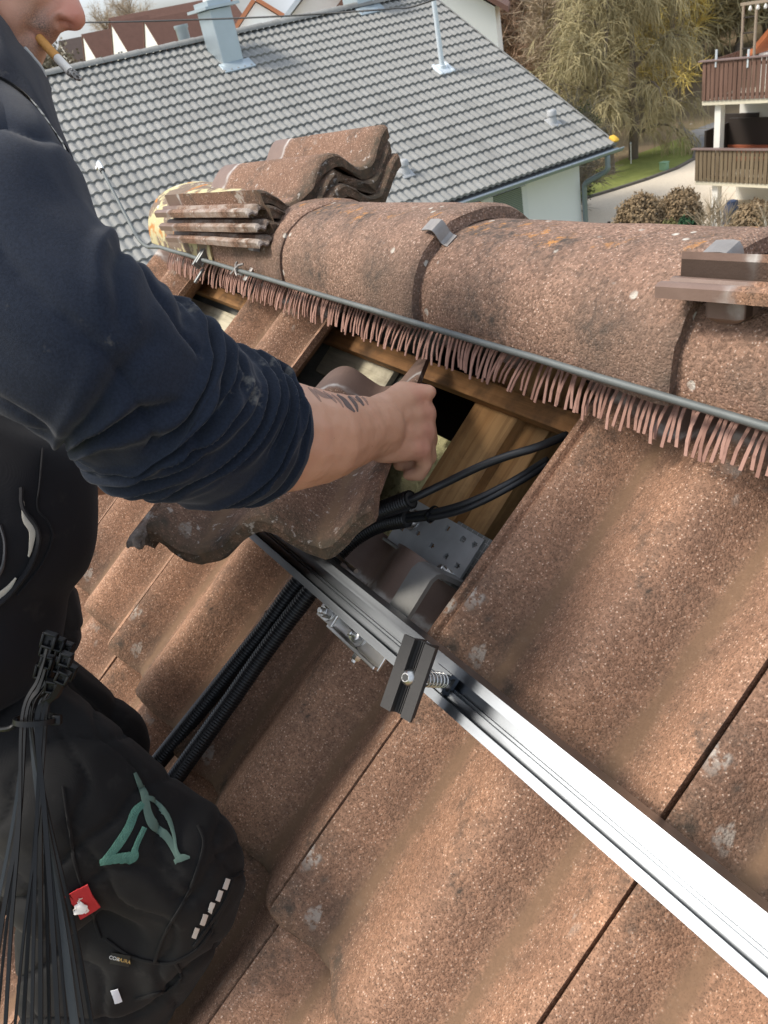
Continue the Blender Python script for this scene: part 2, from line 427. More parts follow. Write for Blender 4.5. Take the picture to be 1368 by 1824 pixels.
# underlay between the rafters left of the opening, sheathing strip, wool and the dark attic floor
rpart('underlay', M_UNDERLAY, -1.72, -1.20, -.08, 2.4, -.125, -.121)
rpart('underlay', M_UNDERLAY, -1.10, -.74, -.08, 2.4, -.125, -.121)
rpart('sheathing_board', M_PALE, -1.00, -.79, .000, .085, -.120, -.106)
rpart('sheathing_board', M_PALE, -1.70, -1.22, .045, .13, -.120, -.106)
for a, b in ((-.435, .04), (.14, .66), (.76, 1.30)): rpart('underlay', M_UNDERLAY, a, b, .42, 2.4, -.125, -.121)
def grid_sheet():
    t = NT('grid_membrane', .6, 0, .4); v = t.mp((90, 90, 90))
    bk = t.n.new('ShaderNodeTexBrick'); bk.offset = 0; bk.inputs['Scale'].default_value = 1; bk.inputs['Mortar Size'].default_value = .05; bk.inputs['Brick Width'].default_value = 1; bk.inputs['Row Height'].default_value = 1
    bk.inputs['Color1'].default_value = bk.inputs['Color2'].default_value = (.20, .20, .19, 1); bk.inputs['Mortar'].default_value = (.42, .42, .40, 1); t.l.new(v, bk.inputs['Vector']); t.col(bk.outputs['Color']); return t.m
rpart('membrane_patch', grid_sheet(), -.47, -.34, .195, .30, -.0955, -.0935)
def wool():
    mb = MB(); rows = []
    for i in range(30):
        u = -1.0+.60*i/29
        rows.append([RP(u, .085+.9*j/30, -.19+.02*nz((u*9, j*.3, 0))+.012*nz((u*30, j*1.1, 5))) for j in range(31)])
    mb.loft(rows, close=False)
    return build(mb, 'insulation', M_WOOL, roof, 180)
wool()
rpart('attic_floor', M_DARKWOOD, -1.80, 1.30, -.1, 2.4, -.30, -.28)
# gable end and walls of our own house below the roof
M_OWNWALL = plain('own_render', (.62, .60, .55), .85, 0, .06, 6)
mb = MB(); mb.bx((-1.74, -1.70, -8.2), (9.0, 1.87, -1.75)); build(mb, 'house_wall', M_OWNWALL, roof, 40)
mb = MB()
gz = lambda y: .065-abs(y-.085)*math.tan(SL)-.14
mb.prism([(-1.76, -1.70, -1.78), (-1.76, 1.87, -1.78), (-1.76, 1.87, gz(1.87)), (-1.76, .085, gz(.085)), (-1.76, -1.70, gz(-1.70))], (.05, 0, 0))
build(mb, 'gable_wall', M_OWNWALL, roof, 40)

# ------------------------------------------------------------------ ridge caps
RY, RZ = .083, .035
def cap_mesh(length, r0=1.0, r1=.90, seed=0, closed=False):
    """half-round cap, local x from 0 (open overlapping end) to -length"""
    mb = MB(); rings = []; off = seed*7.3
    xs = [0, -.004, -.012, -.03] + [-.03-(length-.03)*(i+1)/10 for i in range(10)]
    for k, x in enumerate(xs):
        s = r0+(r1-r0)*(-x/length)
        if k == 0: s -= .030
        if k == 1: s -= .010
        if k in (2, 3): s += .012
        out, inn = [], []
        for i in range(25):
            a = math.pi*(i/24); ca, sa = math.cos(a), math.sin(a)
            w = .116*(1+(s-1)*.55)*math.copysign(abs(ca)**.88, ca); h = .112*s*sa**.80
            d = .0018*nz((x*12+off, i*.5, 1)); e = (.003*nz((i*.9+off, 2, 2))+.0015*nz((i*3+off, 2, 2))) if k < 3 else 0
            out.append(Vector((x+e, -w*(1+d*6), h+d)))
            w2 = w*(1-.125); h2 = h-.0145-.002*(1-sa)
            inn.append(Vector((x+e+(.002 if k == 0 else 0), -w2, max(h2, -.004))))
        rings.append(out+list(reversed(inn)))
    mb.loft(rings, True, True)
    if closed:
        pts = [v for v in rings[-1][:25]]
        mb.prism(pts, (.012, 0, 0))
    return mb.mesh('ridge_cap', 42)
def cap(xr, length, r0, r1, seed, mat=M_RIDGE, closed=False, dz=0.0, tilt=.012):
    me = cap_mesh(length, r0, r1, seed, closed)
    return link('ridge_cap', me, mat, roof, Matrix.Translation((xr, RY+RNG.uniform(-.002, .002), RZ+dz)) @ Matrix.Rotation(tilt, 4, 'Y'))
CAPX = [1.46, 1.05, .64, .23, -.18, -.59]
for i, x in enumerate(CAPX): cap(x, .45 if x > -.5 else .42, 1.10, .865, i)
cap(-.985, .16, .95, .90, 11, dz=.002)
cap(-1.07, .26, .97, .93, 12, dz=.004)
cap(-1.285, .37, 1.0, .93, 13, M_LICHEN, True, dz=.004)
# bent sheet clips hooked over the cap rims
def cap_clip(x, ang, s=1.10, dz=0.0, wd=.0100):
    ca, sa = math.cos(ang), math.sin(ang); sw = 1+(s-1)*.55
    c = Vector((x, RY-.118*sw*abs(ca)**.88, RZ+dz+.1135*s*sa**.80)); n = Vector((0, -ca, sa)).normalized(); t = Vector((0, sa, ca)).normalized(); X = Vector((1, 0, 0))
    path = [(-.020, .0030), (-.010, .0045), (-.002, .0055), (.003, .0050), (.0050, .001), (.0056, -.013), (.009, -.018), (.016, -.020)]
    mb = MB(); rings = []
    for i, (a, h) in enumerate(path):
        p0 = path[max(i-1, 0)]; p1 = path[min(i+1, len(path)-1)]; d = Vector((p1[0]-p0[0], p1[1]-p0[1])).normalized(); q = X*(-d.y)+n*d.x; p = c+X*a+n*h
        rings.append([p-t*wd, p+t*wd, p+t*wd+q*.0018, p-t*wd+q*.0018])
    mb.loft(rings, True, True); return build(mb, 'cap_clip', M_CLIP, roof, 30)
cap_clip(-.588, math.radians(64)); cap_clip(-.178, math.radians(74)); cap_clip(-1.068, math.radians(24), .97, .004, .008)
# brush strip under the cap edge: carrier and single bristles
brush = rpart('ridge_brush', plain('brush_carrier', (.10, .055, .04), .8), -1.60, 1.30, -.040, -.028, .012, .040)
def bristle_mesh(seed):
    rg = random.Random(seed); mb = MB(); rings = []
    L = rg.uniform(.052, .064); lean = rg.uniform(-.005, .005); droop = rg.uniform(.017, .023)
    for k in range(6):
        q = k/5; y = -L*q; z = .004+.006*math.sin(q*2.0)-droop*q**1.7; x = lean*q**1.5+.0022*math.sin(q*4.2+seed)
        w = .0018
        rings.append([Vector((x-w, y, z)), Vector((x+w, y, z)), Vector((x+w, y-.0003, z+.0011)), Vector((x-w, y-.0003, z+.0011))])
    mb.loft(rings, True, True); me = mb.mesh('bristle', 60); me.materials.append(M_BRISTLE); return me
BR = [bristle_mesh(i) for i in range(14)]
u = -1.575; k = 0
while u < .085:
    cl = nz((u*9, 3, 1)); 
    m = RF(u, -.024, .026) @ Matrix.Rotation(.50*nz((u*8.5, 1, 9))*(1 if nz((u*3.1, 5, 5)) > -.15 else .3)+RNG.uniform(-.025, .025), 4, 'Z') @ Matrix.Rotation(RNG.uniform(-.025, .025)+.08*nz((u*5, 8, 2)), 4, 'X')
    link('bristle', BR[RNG.randrange(14)], None, brush, m)
    u += .0074; k += 1
# ================================================================== lightning conductor along the ridge
WV, WNn = .006, .066
wire_end = AD(180, 300, 2.02); b0 = RP(-1.66, WV+.01, WNn)
lc = thing('lightning_conductor', RP(-.6, WV, WNn), 'grey metal lightning rod wire running along the ridge with an upturned end', 'lightning rod')
path = [wire_end+(b0-wire_end)*(i/10) for i in range(10)]
d1 = (b0-wire_end).normalized(); d2 = (RP(-1.4, WV, WNn)-b0).normalized()
for i in range(1, 8):
    t = i/8; path.append(b0-d1*.05*(1-t)**2+d2*.06*t**2)
path += [RP(-1.55+.08*i, WV+.0015*nz((i*.7, 0, 0)), WNn+.002*nz((i*.5, 4, 0))) for i in range(0, 36)]
mb = MB(); mb.tube(path, .0041, 12); build(mb, 'wire', M_ZINC, lc, 180)
mb = MB(); d = -d1
mb.box(wire_end+d*.012, d, d.orthogonal().normalized(), d.cross(d.orthogonal()).normalized(), .020, .007, .004, .002)
mb.lathe(wire_end+d*.018, d.orthogonal(), [(0, .006), (.010, .006), (.010, .004), (.014, .004)], 8)
build(mb, 'end_clamp', plain('bright_zinc', (.62, .64, .64), .4, .8, .2), lc)
mb = MB(); mb.lathe(wire_end-d*.016, d, [(0, .0065), (.010, .0065)], 10); build(mb, 'sleeve', plain('black_sleeve', (.02, .02, .02), .6), lc)
def wire_holder(u, name, big):
    mb = MB(); c = RP(u, WV, WNn)
    if big:
        rbox(mb, u-.003, u+.003, WV-.050, WV+.018, WNn-.012, WNn+.006, .001)
        rbox(mb, u+.012, u+.018, WV-.045, WV+.012, WNn-.010, WNn+.008, .001)
        rbox(mb, u-.010, u+.020, WV-.012, WV+.010, WNn-.008, WNn-.004, .001)
        mb.lathe(RP(u-.014, WV-.030, WNn), EU, [(0, .006), (.008, .006), (.008, .0035), (.034, .0035)], 6)
        rbox(mb, u-.002, u+.004, WV+.010, WV+.045, WNn-.022, WNn-.016, .001)
    else:
        for s in (-1, 1):
            mb.tube([RP(u+s*.014, WV-.012, WNn+.006), RP(u+s*.006, WV-.006, WNn+.009), RP(u, WV+.001, WNn+.008), RP(u+s*.006, WV+.008, WNn+.006), RP(u+s*.014, WV+.012, WNn+.004)], .0022, 8)
        rbox(mb, u-.010, u+.010, WV-.006, WV+.006, WNn-.009, WNn-.004, .001)
        rbox(mb, u+.016, u+.028, WV-.020, WV+.012, WNn-.010, WNn-.007, .001)
    build(mb, name, M_CLIP if not big else plain('dark_zinc', (.20, .21, .21), .5, .7, .3), lc)
wire_holder(-1.32, 'wire_holder', True)
wire_holder(-1.125, 'wire_clip', False)

# ================================================================== aluminium rail
def alu():
    t = NT('mill_aluminium', .33, 1.0)
    s = t.mp((3, 300, 300)); n = t.noise(1.0, 4, .6, vec=s); sm = t.noise(14, 5, .6)
    t.col(t.mix(t.ramp(sm, [(.4, 0), (.7, 1)]), (.235, .255, .28), (.185, .20, .22)))
    t.rough(t.ramp(t.math('ADD', t.math('MULTIPLY', n, .6), t.math('MULTIPLY', sm, .4)), [(.3, .30), (.7, .42)]))
    t.bump(n, .06, .0004); return t.m
M_ALU = alu()
M_STEEL = plain('stainless_steel', (.60, .59, .57), .32, 1.0, .18, 40, .1, 300)
M_GALV = plain('galvanised_plate', (.52, .54, .55), .48, .75, .35, 26, .15, 200)
M_GALVD = plain('dull_hook_steel', (.24, .24, .235), .58, .6, .3, 30, .2, 220)
M_BOLTDARK = plain('bolt_socket', (.04, .04, .04), .6)
rail = thing('mounting_rail', RP(-.3, .34, .058), 'long shiny aluminium solar mounting rail lying across the roof', 'rail')
prof = [(0, 0), (40, 0), (40, 40), (31.5, 40), (31.5, 38), (37.6, 38), (37.6, 25.5), (25, 25.5), (25, 20), (22.6, 20), (22.6, 15), (4, 15), (4, 21), (2.2, 21), (2.2, 38), (9.5, 38), (9.5, 40), (0, 40)]
mb = MB()
def rp_prof(u, sh=0.0): return [RP(u, .3195+a/1000, .058+b/1000) for a, b in prof]
mb.loft([rp_prof(u) for u in (-.80, -.795, -.3, .2, .7, 1.25)], True, True)
build(mb, 'profile', M_ALU, rail, 30)
# ------------------------------------------------------------------ roof hook: plate, arm, adapter, bolts
hook = thing('roof_hook', RP(-.45, .24, -.06), 'galvanised roof hook with a perforated base plate screwed to the rafter', 'roof hook')
PL0, PL1 = RP(-.525, .262, -.058), RP(-.381, .262, -.058)
def plate_with_holes():
    m_o = RF(-.453, .234, -.058); mb = bmesh.new()
    w, h, th = .150, .066, .004
    holes = [(-.055, .018), (-.022, .018), (.012, .022), (.045, .020), (.066, .022), (-.030, -.004), (.004, -.008), (.036, -.010), (.060, -.012), (-.060, -.010)]
    N1, N2 = 75, 33
    g = {}
    def inside(x, y): return any((x-a)**2+(y-b)**2 < .0047**2 for a, b in holes)
    for i in range(N1+1):
        for j in range(N2+1):
            x = -w/2+w*i/N1; y = -h/2+h*j/N2
            for a, b in holes:                      # snap grid to the hole rims
                d = math.hypot(x-a, y-b)
                if 1e-6 < d < .0066 and d >= .0036: x = a+(x-a)/d*.0050; y = b+(y-b)/d*.0050; break
            g[i, j] = (x, y)
    V = {}
    for (i, j), (x, y) in g.items():
        V[i, j, 0] = mb.verts.new((x, y, 0)); V[i, j, 1] = mb.verts.new((x, y, th))
    def solid(i, j):
        cx = -w/2+w*(i+.5)/N1; cy = -h/2+h*(j+.5)/N2
        return 0 <= i < N1 and 0 <= j < N2 and not any((cx-a)**2+(cy-b)**2 < .0040**2 for a, b in holes)
    for i in range(N1):
        for j in range(N2):
            if not solid(i, j): continue
            mb.faces.new([V[i, j, 1], V[i+1, j, 1], V[i+1, j+1, 1], V[i, j+1, 1]])
            mb.faces.new([V[i, j, 0], V[i, j+1, 0], V[i+1, j+1, 0], V[i+1, j, 0]])
            for (di, dj, a, b) in ((-1, 0, (i, j), (i, j+1)), (1, 0, (i+1, j+1), (i+1, j)), (0, -1, (i+1, j), (i, j)), (0, 1, (i, j+1), (i+1, j+1))):
                if not solid(i+di, j+dj):
                    try: mb.faces.new([V[a[0], a[1], 0], V[a[0], a[1], 1], V[b[0], b[1], 1], V[b[0], b[1], 0]])
                    except ValueError: pass
    bmesh.ops.delete(mb, geom=[v for v in mb.verts if not v.link_faces], context='VERTS')
    me = bpy.data.meshes.new('base_plate'); mb.to_mesh(me); mb.free()
    smooth_mesh(me, 30)
    return link('base_plate', me, M_GALV, hook, m_o)
plate_with_holes()
mb = MB(); rbox(mb, -.528, -.378, .2675, .2715, -.078, -.046, .001); build(mb, 'plate_flange', M_GALVD, hook)
def bolt(mb, o, ax, r=.0085, h=.006, thr=.004, tl=.012, hexa=True, washer=True):
    ax = Vector(ax).normalized(); o = Vector(o)
    if washer: mb.lathe(o, ax, [(0, r*1.45), (.0018, r*1.45)], 20); o = o+ax*.0018
    if hexa: mb.lathe(o, ax, [(0, r), (h, r), (h+.0008, r*.88)], 6)
    else: mb.lathe(o, ax, [(0, r), (h*.4, r), (h*.8, r*.8), (h, r*.5)], 18)
    if tl > 0: mb.lathe(o+ax*h, ax, [(0, thr), (tl-.001, thr), (tl, thr*.75)], 12)
mb = MB(); bolt(mb, RP(-.402, .262, -.054), (EN-EV*.25).normalized(), .0075, .006, .004, .009); build(mb, 'bolt', M_STEEL, hook)
mb = MB(); bolt(mb, RP(-.505, .228, -.054), EN, .0095, .005, 0, 0, False); build(mb, 'screw', M_STEEL, hook)
# flat bar rising out of the opening and running down over the lower pan
pts = [(.260, -.062), (.2625, -.020), (.264, .002), (.268, .010), (.276, .0135), (.33, .0130), (.365, .0105), (.392, .0100)]
mb = MB(); rings = []
for i, (v, n) in enumerate(pts):
    a = pts[max(i-1, 0)]; b = pts[min(i+1, len(pts)-1)]; tv = Vector((b[0]-a[0], b[1]-a[1])).normalized(); nv = Vector((-tv.y, tv.x))*.0032
    rings.append([RP(-.388, v-nv.x, n-nv.y), RP(-.352, v-nv.x, n-nv.y), RP(-.352, v+nv.x, n+nv.y), RP(-.388, v+nv.x, n+nv.y)])
mb.loft(rings, True, True); build(mb, 'hook_arm', M_GALVD, hook, 50)
# adapter under the rail
mb = MB()
rbox(mb, -.456, -.421, .3605, .3870, .0420, .0460, .0008); rbox(mb, -.456, -.4515, .3605, .3870, .0180, .0418, .0008)
rbox(mb, -.456, -.345, .3605, .3950, .0150, .0188, .0008); rbox(mb, -.4510, -.345, .3905, .3950, .0190, .0265, .0008)
rbox(mb, -.500, -.455, .3602, .3625, .052, .0578, .0006)
build(mb, 'rail_adapter', M_STEEL, hook, 30)
mb = MB(); bolt(mb, RP(-.438, .3755, .0462), (EN+EV*.1).normalized(), .0072, .006, .0042, .007); build(mb, 'nut', M_STEEL, hook)
mb = MB(); bolt(mb, RP(-.400, .378, .0190), EN, .0095, .006, .0042, .010); build(mb, 'nut', M_STEEL, hook)
mb = MB(); bolt(mb, RP(-.383, .3952, .0200), EV, .0058, .006, .0036, .005, True, False); build(mb, 'nut', M_STEEL, hook)
mb = MB(); rbox(mb, -.475, -.415, .3110, .3145, .0600, .066, .0008); mb.tube([RP(-.425, .3125, .069), RP(-.410, .3125, .069)], .003, 8); build(mb, 'clip_spring', M_STEEL, hook)

# ------------------------------------------------------------------ mid clamp
NUT = onroof(797, 1212, .088); HEAD = onroof(724, 1207, .150); ax = (HEAD-NUT).normalized()
clampT = thing('module_clamp', NUT, 'black module clamp with bolt and spring standing on the aluminium rail', 'clamp')
pa, pb = onroof(690, 1262, .146), onroof(748, 1137, .146)
L = (pb-pa); Lh = L.length/2; L = (L-ax*L.dot(ax)).normalized(); Wd = L.cross(ax).normalized()
if Wd.dot(EU) < 0: Wd = -Wd
M_BLACKALU = plain('black_anodised', (.035, .033, .032), .48, .3, .2, 60, .12, 500)
def clamp_ring(t):
    c = HEAD-ax*.004+L*t
    pr = [(-.0175, .004), (-.005, .004), (-.005, -.002), (-.0035, -.0045), (.0045, -.0045), (.0055, -.002), (.0055, .002), (.0175, .002), (.0175, -.001), (.0085, -.001), (.0085, -.016), (.006, -.016), (.006, -.008), (-.006, -.008), (-.006, -.016), (-.0085, -.016), (-.0085, .001), (-.0175, .001)]
    return [c+Wd*a+ax*b for a, b in pr]
mb = MB(); mb.loft([clamp_ring(-Lh), clamp_ring(0), clamp_ring(Lh)], True, True); build(mb, 'clamp_body', M_BLACKALU, clampT, 25)
mb = MB()
for w in (-.0018, .0005, .0028):
    mb.box(HEAD-ax*.0078+Wd*w, L, Wd, ax, Lh-.0002, .0004, .0006)
build(mb, 'groove_rib', M_BLACKALU, clampT)
mb = MB(); bolt(mb, HEAD-ax*.008, ax, .0078, .010, 0, 0, False, False); build(mb, 'bolt_head', M_STEEL, clampT)
mb = MB(); mb.lathe(HEAD+ax*.0016, ax, [(0, .0035), (.0008, .0035)], 6); build(mb, 'bolt_socket', M_BOLTDARK, clampT)
mb = MB(); ln = (HEAD-NUT).length; mb.tube([NUT, HEAD-ax*.008], .0038, 10); build(mb, 'bolt_shank', M_STEEL, clampT)
mb = MB(); sp = []
a1 = ax.orthogonal().normalized(); a2 = ax.cross(a1)
for i in range(100):
    q = i/99; sp.append(NUT+ax*(.006+(ln-.030)*q)+(a1*math.cos(q*6*2*math.pi)+a2*math.sin(q*6*2*math.pi))*.0066)
mb.tube(sp, .0011, 6); build(mb, 'spring', M_STEEL, clampT, 180)
# slot nut: small extruded profile sitting in the rail channel
mb = MB(); nc = onroof(800, 1210, .078)
pr = [(-13, 10), (-10, 10), (-10, 13), (-5, 13), (-5, 10), (-7, 8), (-7, 4), (7, 4), (7, 8), (5, 10), (5, 13), (10, 13), (10, 10), (13, 10), (11, 6), (10, 6), (10, -1), (-10, -1), (-10, 6), (-11, 6)]
vv = .3405
mb.prism([RP(-.216, vv+a/1000, .080+b/1000) for a, b in pr], EU*.022)
build(mb, 'slot_nut', M_ALU, clampT, 30)

# ================================================================== corrugated conduits and cables
M_CONDUIT = plain('black_conduit', (.012, .012, .013), .38, 0, .3, 30)
M_CABLE = plain('black_cable', (.014, .015, .017), .45, 0, .25, 40)
def spline(pts, n):
    pts = [Vector(p) for p in pts]; P = [pts[0]*2-pts[1]]+pts+[pts[-1]*2-pts[-2]]; out = []
    m = len(pts)-1
    for k in range(n+1):
        t = k/n*m; i = min(int(t), m-1); f = t-i; a, b, c, d = P[i], P[i+1], P[i+2], P[i+3]
        out.append(.5*((2*b)+(c-a)*f+(2*a-5*b+4*c-d)*f*f+(3*b-a-3*c+d)*f**3))
    return out
def resample(path, step):
    out = [path[0]]; acc = 0
    for a, b in zip(path, path[1:]):
        l = (b-a).length; t = step-acc
        while t < l: out.append(a+(b-a)*(t/l)); t += step
        acc = (l-(t-step))
    return out
def corrugated(name, pts, r, label):
    path = resample(spline(pts, 240), .00105); rad = []
    for i in range(len(path)):
        rad.append(r*(1.0, .985, .86, .86)[i % 4])
    root = thing(name, path[0], label, 'conduit', 'corrugated conduits')
    mb = MB(); mb.tube(path, rad, 14, False); build(mb, 'tube', M_CONDUIT, root, 50)
    mb = MB(); mb.tube([path[-1], path[-3]], r*.78, 14, True); build(mb, 'bore', M_BOLTDARK, root)
    return root
cA = [onroof(146, 1532, +.004), onroof(231, 1422, +.008), onroof(266, 1377, +.010), onroof(346, 1277, +.011), onroof(426, 1177, .011), onroof(476, 1114, .011), onroof(526, 1045, .011), onroof(572, 1000, +.004), onroof(618, 950, -.004), onroof(655, 920, +.004), onroof(690, 905, +.008), onroof(733, 889, .011)]
cB = [onroof(195, 1564, +.004), onroof(267, 1454, +.008), onroof(310, 1389, +.010), onroof(360, 1319, +.011), onroof(410, 1249, .011), onroof(460, 1177, .011), onroof(510, 1109, .011), onroof(560, 1044, .011), onroof(600, 988, -.006), onroof(640, 952, -.016), onroof(680, 932, -.018), onroof(726, 923, -.016)]
corrugated('corrugated_conduit', cA, .0125, 'black corrugated conduit ending higher in the roof opening, the left one of the pair')
corrugated('corrugated_conduit', cB, .0125, 'black corrugated conduit ending lower on the perforated plate, the right one of the pair')
def cable(pts, r, label):
    mb = MB(); mb.tube(spline(pts, 60), r, 10); o = build(mb, 'cable', M_CABLE, None, 180); return tag(o, label, 'cable', 'cables in the roof opening')
cable([cA[-2], cA[-1], onroof(790, 862, .0), onroof(850, 833, -.004), onroof(905, 812, -.010), onroof(955, 797, -.022), onroof(1010, 775, -.05)], .0052, 'thick single black cable arching from the upper conduit to the right')
cable([cB[-2], cB[-1]+EV*.003, onroof(790, 918, -.022), onroof(845, 900, -.024), onroof(912, 866, -.034), onroof(975, 828, -.06)], .0042, 'lower black cable of the tied pair above the perforated plate')
cable([cB[-2], cB[-1]-EV*.004, onroof(790, 908, -.018), onroof(845, 890, -.020), onroof(912, 857, -.032), onroof(975, 818, -.06)], .0042, 'upper black cable of the tied pair above the perforated plate')
M_TIE = plain('black_nylon_tie', (.0045, .005, .006), .40, 0, .2, 50, spec=.28)
def tie_loop(c, axis, r, flat, label):
    root = thing('cable_tie', c, label, 'cable tie', 'fastened cable ties')
    axis = Vector(axis).normalized(); a = EN-axis*EN.dot(axis); a.normalize(); b = axis.cross(a)
    mb = MB(); rings = []
    for k in range(25):
        q = 2*math.pi*k/24; d = a*math.cos(q)*r*flat+b*math.sin(q)*r; n = d.normalized()
        rings.append([c+d-axis*.0018, c+d+axis*.0018, c+d+n*.0013+axis*.0018, c+d+n*.0013-axis*.0018])
    mb.loft(rings); build(mb, 'strap', M_TIE, root)
    mb = MB(); mb.box(c+a*r*flat*1.05+b*r*.35, axis, b, a, .0032, .0036, .0030, .0006); build(mb, 'head', M_TIE, root)
tie_loop(onroof(770, 916, -.020), EU, .0105, .7, 'black cable tie around the two lower cables over the perforated plate')
tie_loop((onroof(484, 1110, .0)+onroof(500, 1112, .0))/2+EN*.001, (onroof(530, 1045, 0)-onroof(430, 1180, 0)), .0275, .50, 'black cable tie holding the two corrugated conduits together on the tiles')

# ================================================================== loose pans
T_STACK = Vector((-1.0482, .1441, .2037))
R_STACK = Matrix(((-.0656, -.9967, -.0468), (.9893, -.0589, -.1337), (.1305, -.0550, .9899)))
def pose(R, T): 
    m = R.to_4x4(); m.translation = T; return m
OLD = [make_tile(300+i, .011, 14, TLEN, .05, M_OLDTILE) for i in range(3)]
labs = ['loose weathered tile with mossy end on top of the stack on the ridge', 'loose weathered tile in the middle of the stack of three on the ridge', 'loose weathered tile at the bottom of the stack of three on the ridge']
for i in range(3):
    m = pose(R_STACK, T_STACK+Vector((.012*i-.004, -.002*i+.004*(i == 1), -.0245*i)))
    tag(link('loose_roof_tile', OLD[i], None, None, m @ Matrix.Rotation((0, .014, -.010)[i], 4, 'Z')), labs[i], 'roof tile', 'tiles stacked on the ridge')
mR = pose(R_STACK, T_STACK+Vector((1.262, .021, .015))) @ Matrix.Translation((-.18, 0, -.02)) @ Matrix.Rotation(math.radians(13), 4, 'Y') @ Matrix.Translation((.18, 0, .02))
tag(link('loose_roof_tile', make_tile(320, .003, nibs=((-.150, -.041), (.072, -.067))), None, None, mR), 'loose brown tile lying on the ridge at the right edge, its hanging nib showing underneath', 'roof tile')
T_HELD = Vector((-.516, -.3566, -.0711)); R_HELD = Matrix(((.7264, -.6870, -.0212), (.6859, .7265, -.0422), (.0444, .0161, .9989)))
heldM = pose(R_HELD, T_HELD)
held = link('held_roof_tile', make_tile(331, .006, 14, TLEN, .03, M_OLDTILE), None, None, heldM)
tag(held, 'dark brown roof tile held by its edge in the worker\'s fist', 'roof tile')
# ================================================================== ground, roads
GZ = -9.0
def gh(x, y):
    d = min(30.0, max(0.0, -x-34)); e = max(0.0, y-48)
    return GZ+.12*d+.16*min(e, 60)+.25*nz((x*.05, y*.05, 0))*min(1, (d+e)/10)
def ground_mat():
    t = NT('ground_grass', .95, 0, .2).geo()
    c = t.mix(t.noise(1.6, 6, .65), (.10, .15, .03), (.24, .29, .07))
    c = t.mix(t.ramp(t.noise(.35, 5, .6), [(.45, 0), (.6, .9)]), c, (.20, .15, .085))
    s = t.sep()
    far = t.ramp(t.math('MULTIPLY', s[1], .01), [(.30, 0), (.36, .9)])
    c = t.mix(far, c, t.mix(t.noise(.8, 6), (.19, .14, .09), (.33, .25, .16)))
    t.col(c); t.bump(t.noise(9, 4), .8, .12); return t.m
mb = MB(); rows = []
for i in range(70):
    x = 60-260*i/69; rows.append([Vector((x, -120+300*j/69, gh(x, -120+300*j/69))) for j in range(70)])
mb.loft(rows, close=False); tag(build(mb, 'ground', ground_mat(), None, 180), kind='structure')
def sheet(name, pxs, z, mat, thick=.0):
    mb = MB(); pts = [onz(x, y, GZ+z) for x, y in pxs]; mb.prism([Vector(p)-Vector((0, 0, .3)) for p in pts], (0, 0, .3))
    return tag(build(mb, name, mat, None, 40), kind='structure')
def road_mat(name, a, b):
    t = NT(name, .9, 0, .3).geo()
    c = t.mix(t.noise(.5, 6, .6), a, b); c = t.mix(t.ramp(t.noise(24, 3), [(.4, 0), (.7, .4)]), c, tuple(x*1.4 for x in b)); t.col(c); return t.m
t = NT('verge_grass', .95, 0, .2).geo(); t.col(t.mix(t.noise(2.5, 6, .65), (.14, .165, .04), (.29, .32, .10))); t.bump(t.noise(14, 4), .8, .08)
sheet('grass_verge', [(1000, 372), (1036, 356), (1090, 340), (1150, 321), (1205, 301), (1238, 283), (1238, 260), (1222, 237), (1204, 232), (1150, 262), (1080, 285), (1000, 300)], .012, t.m)
sheet('road', [(960, 470), (1036, 357), (1090, 341), (1150, 322), (1205, 302), (1240, 284), (1300, 255), (1368, 215), (1500, 300), (1500, 470), (1300, 480), (1080, 480)], .02, road_mat('pale_road', (.50, .43, .335), (.62, .55, .45)))
sheet('street', [(1188, 178), (1250, 176), (1420, 168), (1500, 210), (1500, 300), (1368, 215), (1300, 255), (1240, 284), (1238, 258), (1222, 235), (1204, 214)], .016, road_mat('asphalt_street', (.15, .15, .155), (.21, .21, .215)))
mb = MB()
for a, b in zip([(1030, 357), (1090, 339), (1150, 320), (1205, 300), (1236, 283), (1240, 262), (1224, 237), (1204, 214)], [(1090, 339), (1150, 320), (1205, 300), (1236, 283), (1240, 262), (1224, 237), (1204, 214), (1190, 200)]):
    A, B = onz(*a, GZ+.06), onz(*b, GZ+.06); d = (B-A); n = Vector((-d.y, d.x, 0)).normalized()
    mb.box((A+B)/2, d.normalized(), n, (0, 0, 1), d.length/2+.04, .09, .07)
tag(build(mb, 'kerb', plain('kerb_stone', (.11, .10, .09), .9), None), kind='structure')
mb = MB(); A = onz(1207, 219, GZ+.022); B = onz(1231, 221, GZ+.022); d = (B-A).normalized(); n = Vector((-d.y, d.x, 0))
mb.prism([A-n*.09, B-n*.09, B+n*.09, A+n*.09], (0, 0, .004)); tag(build(mb, 'road_marking', plain('road_paint', (.7, .7, .68), .7), None), kind='structure')

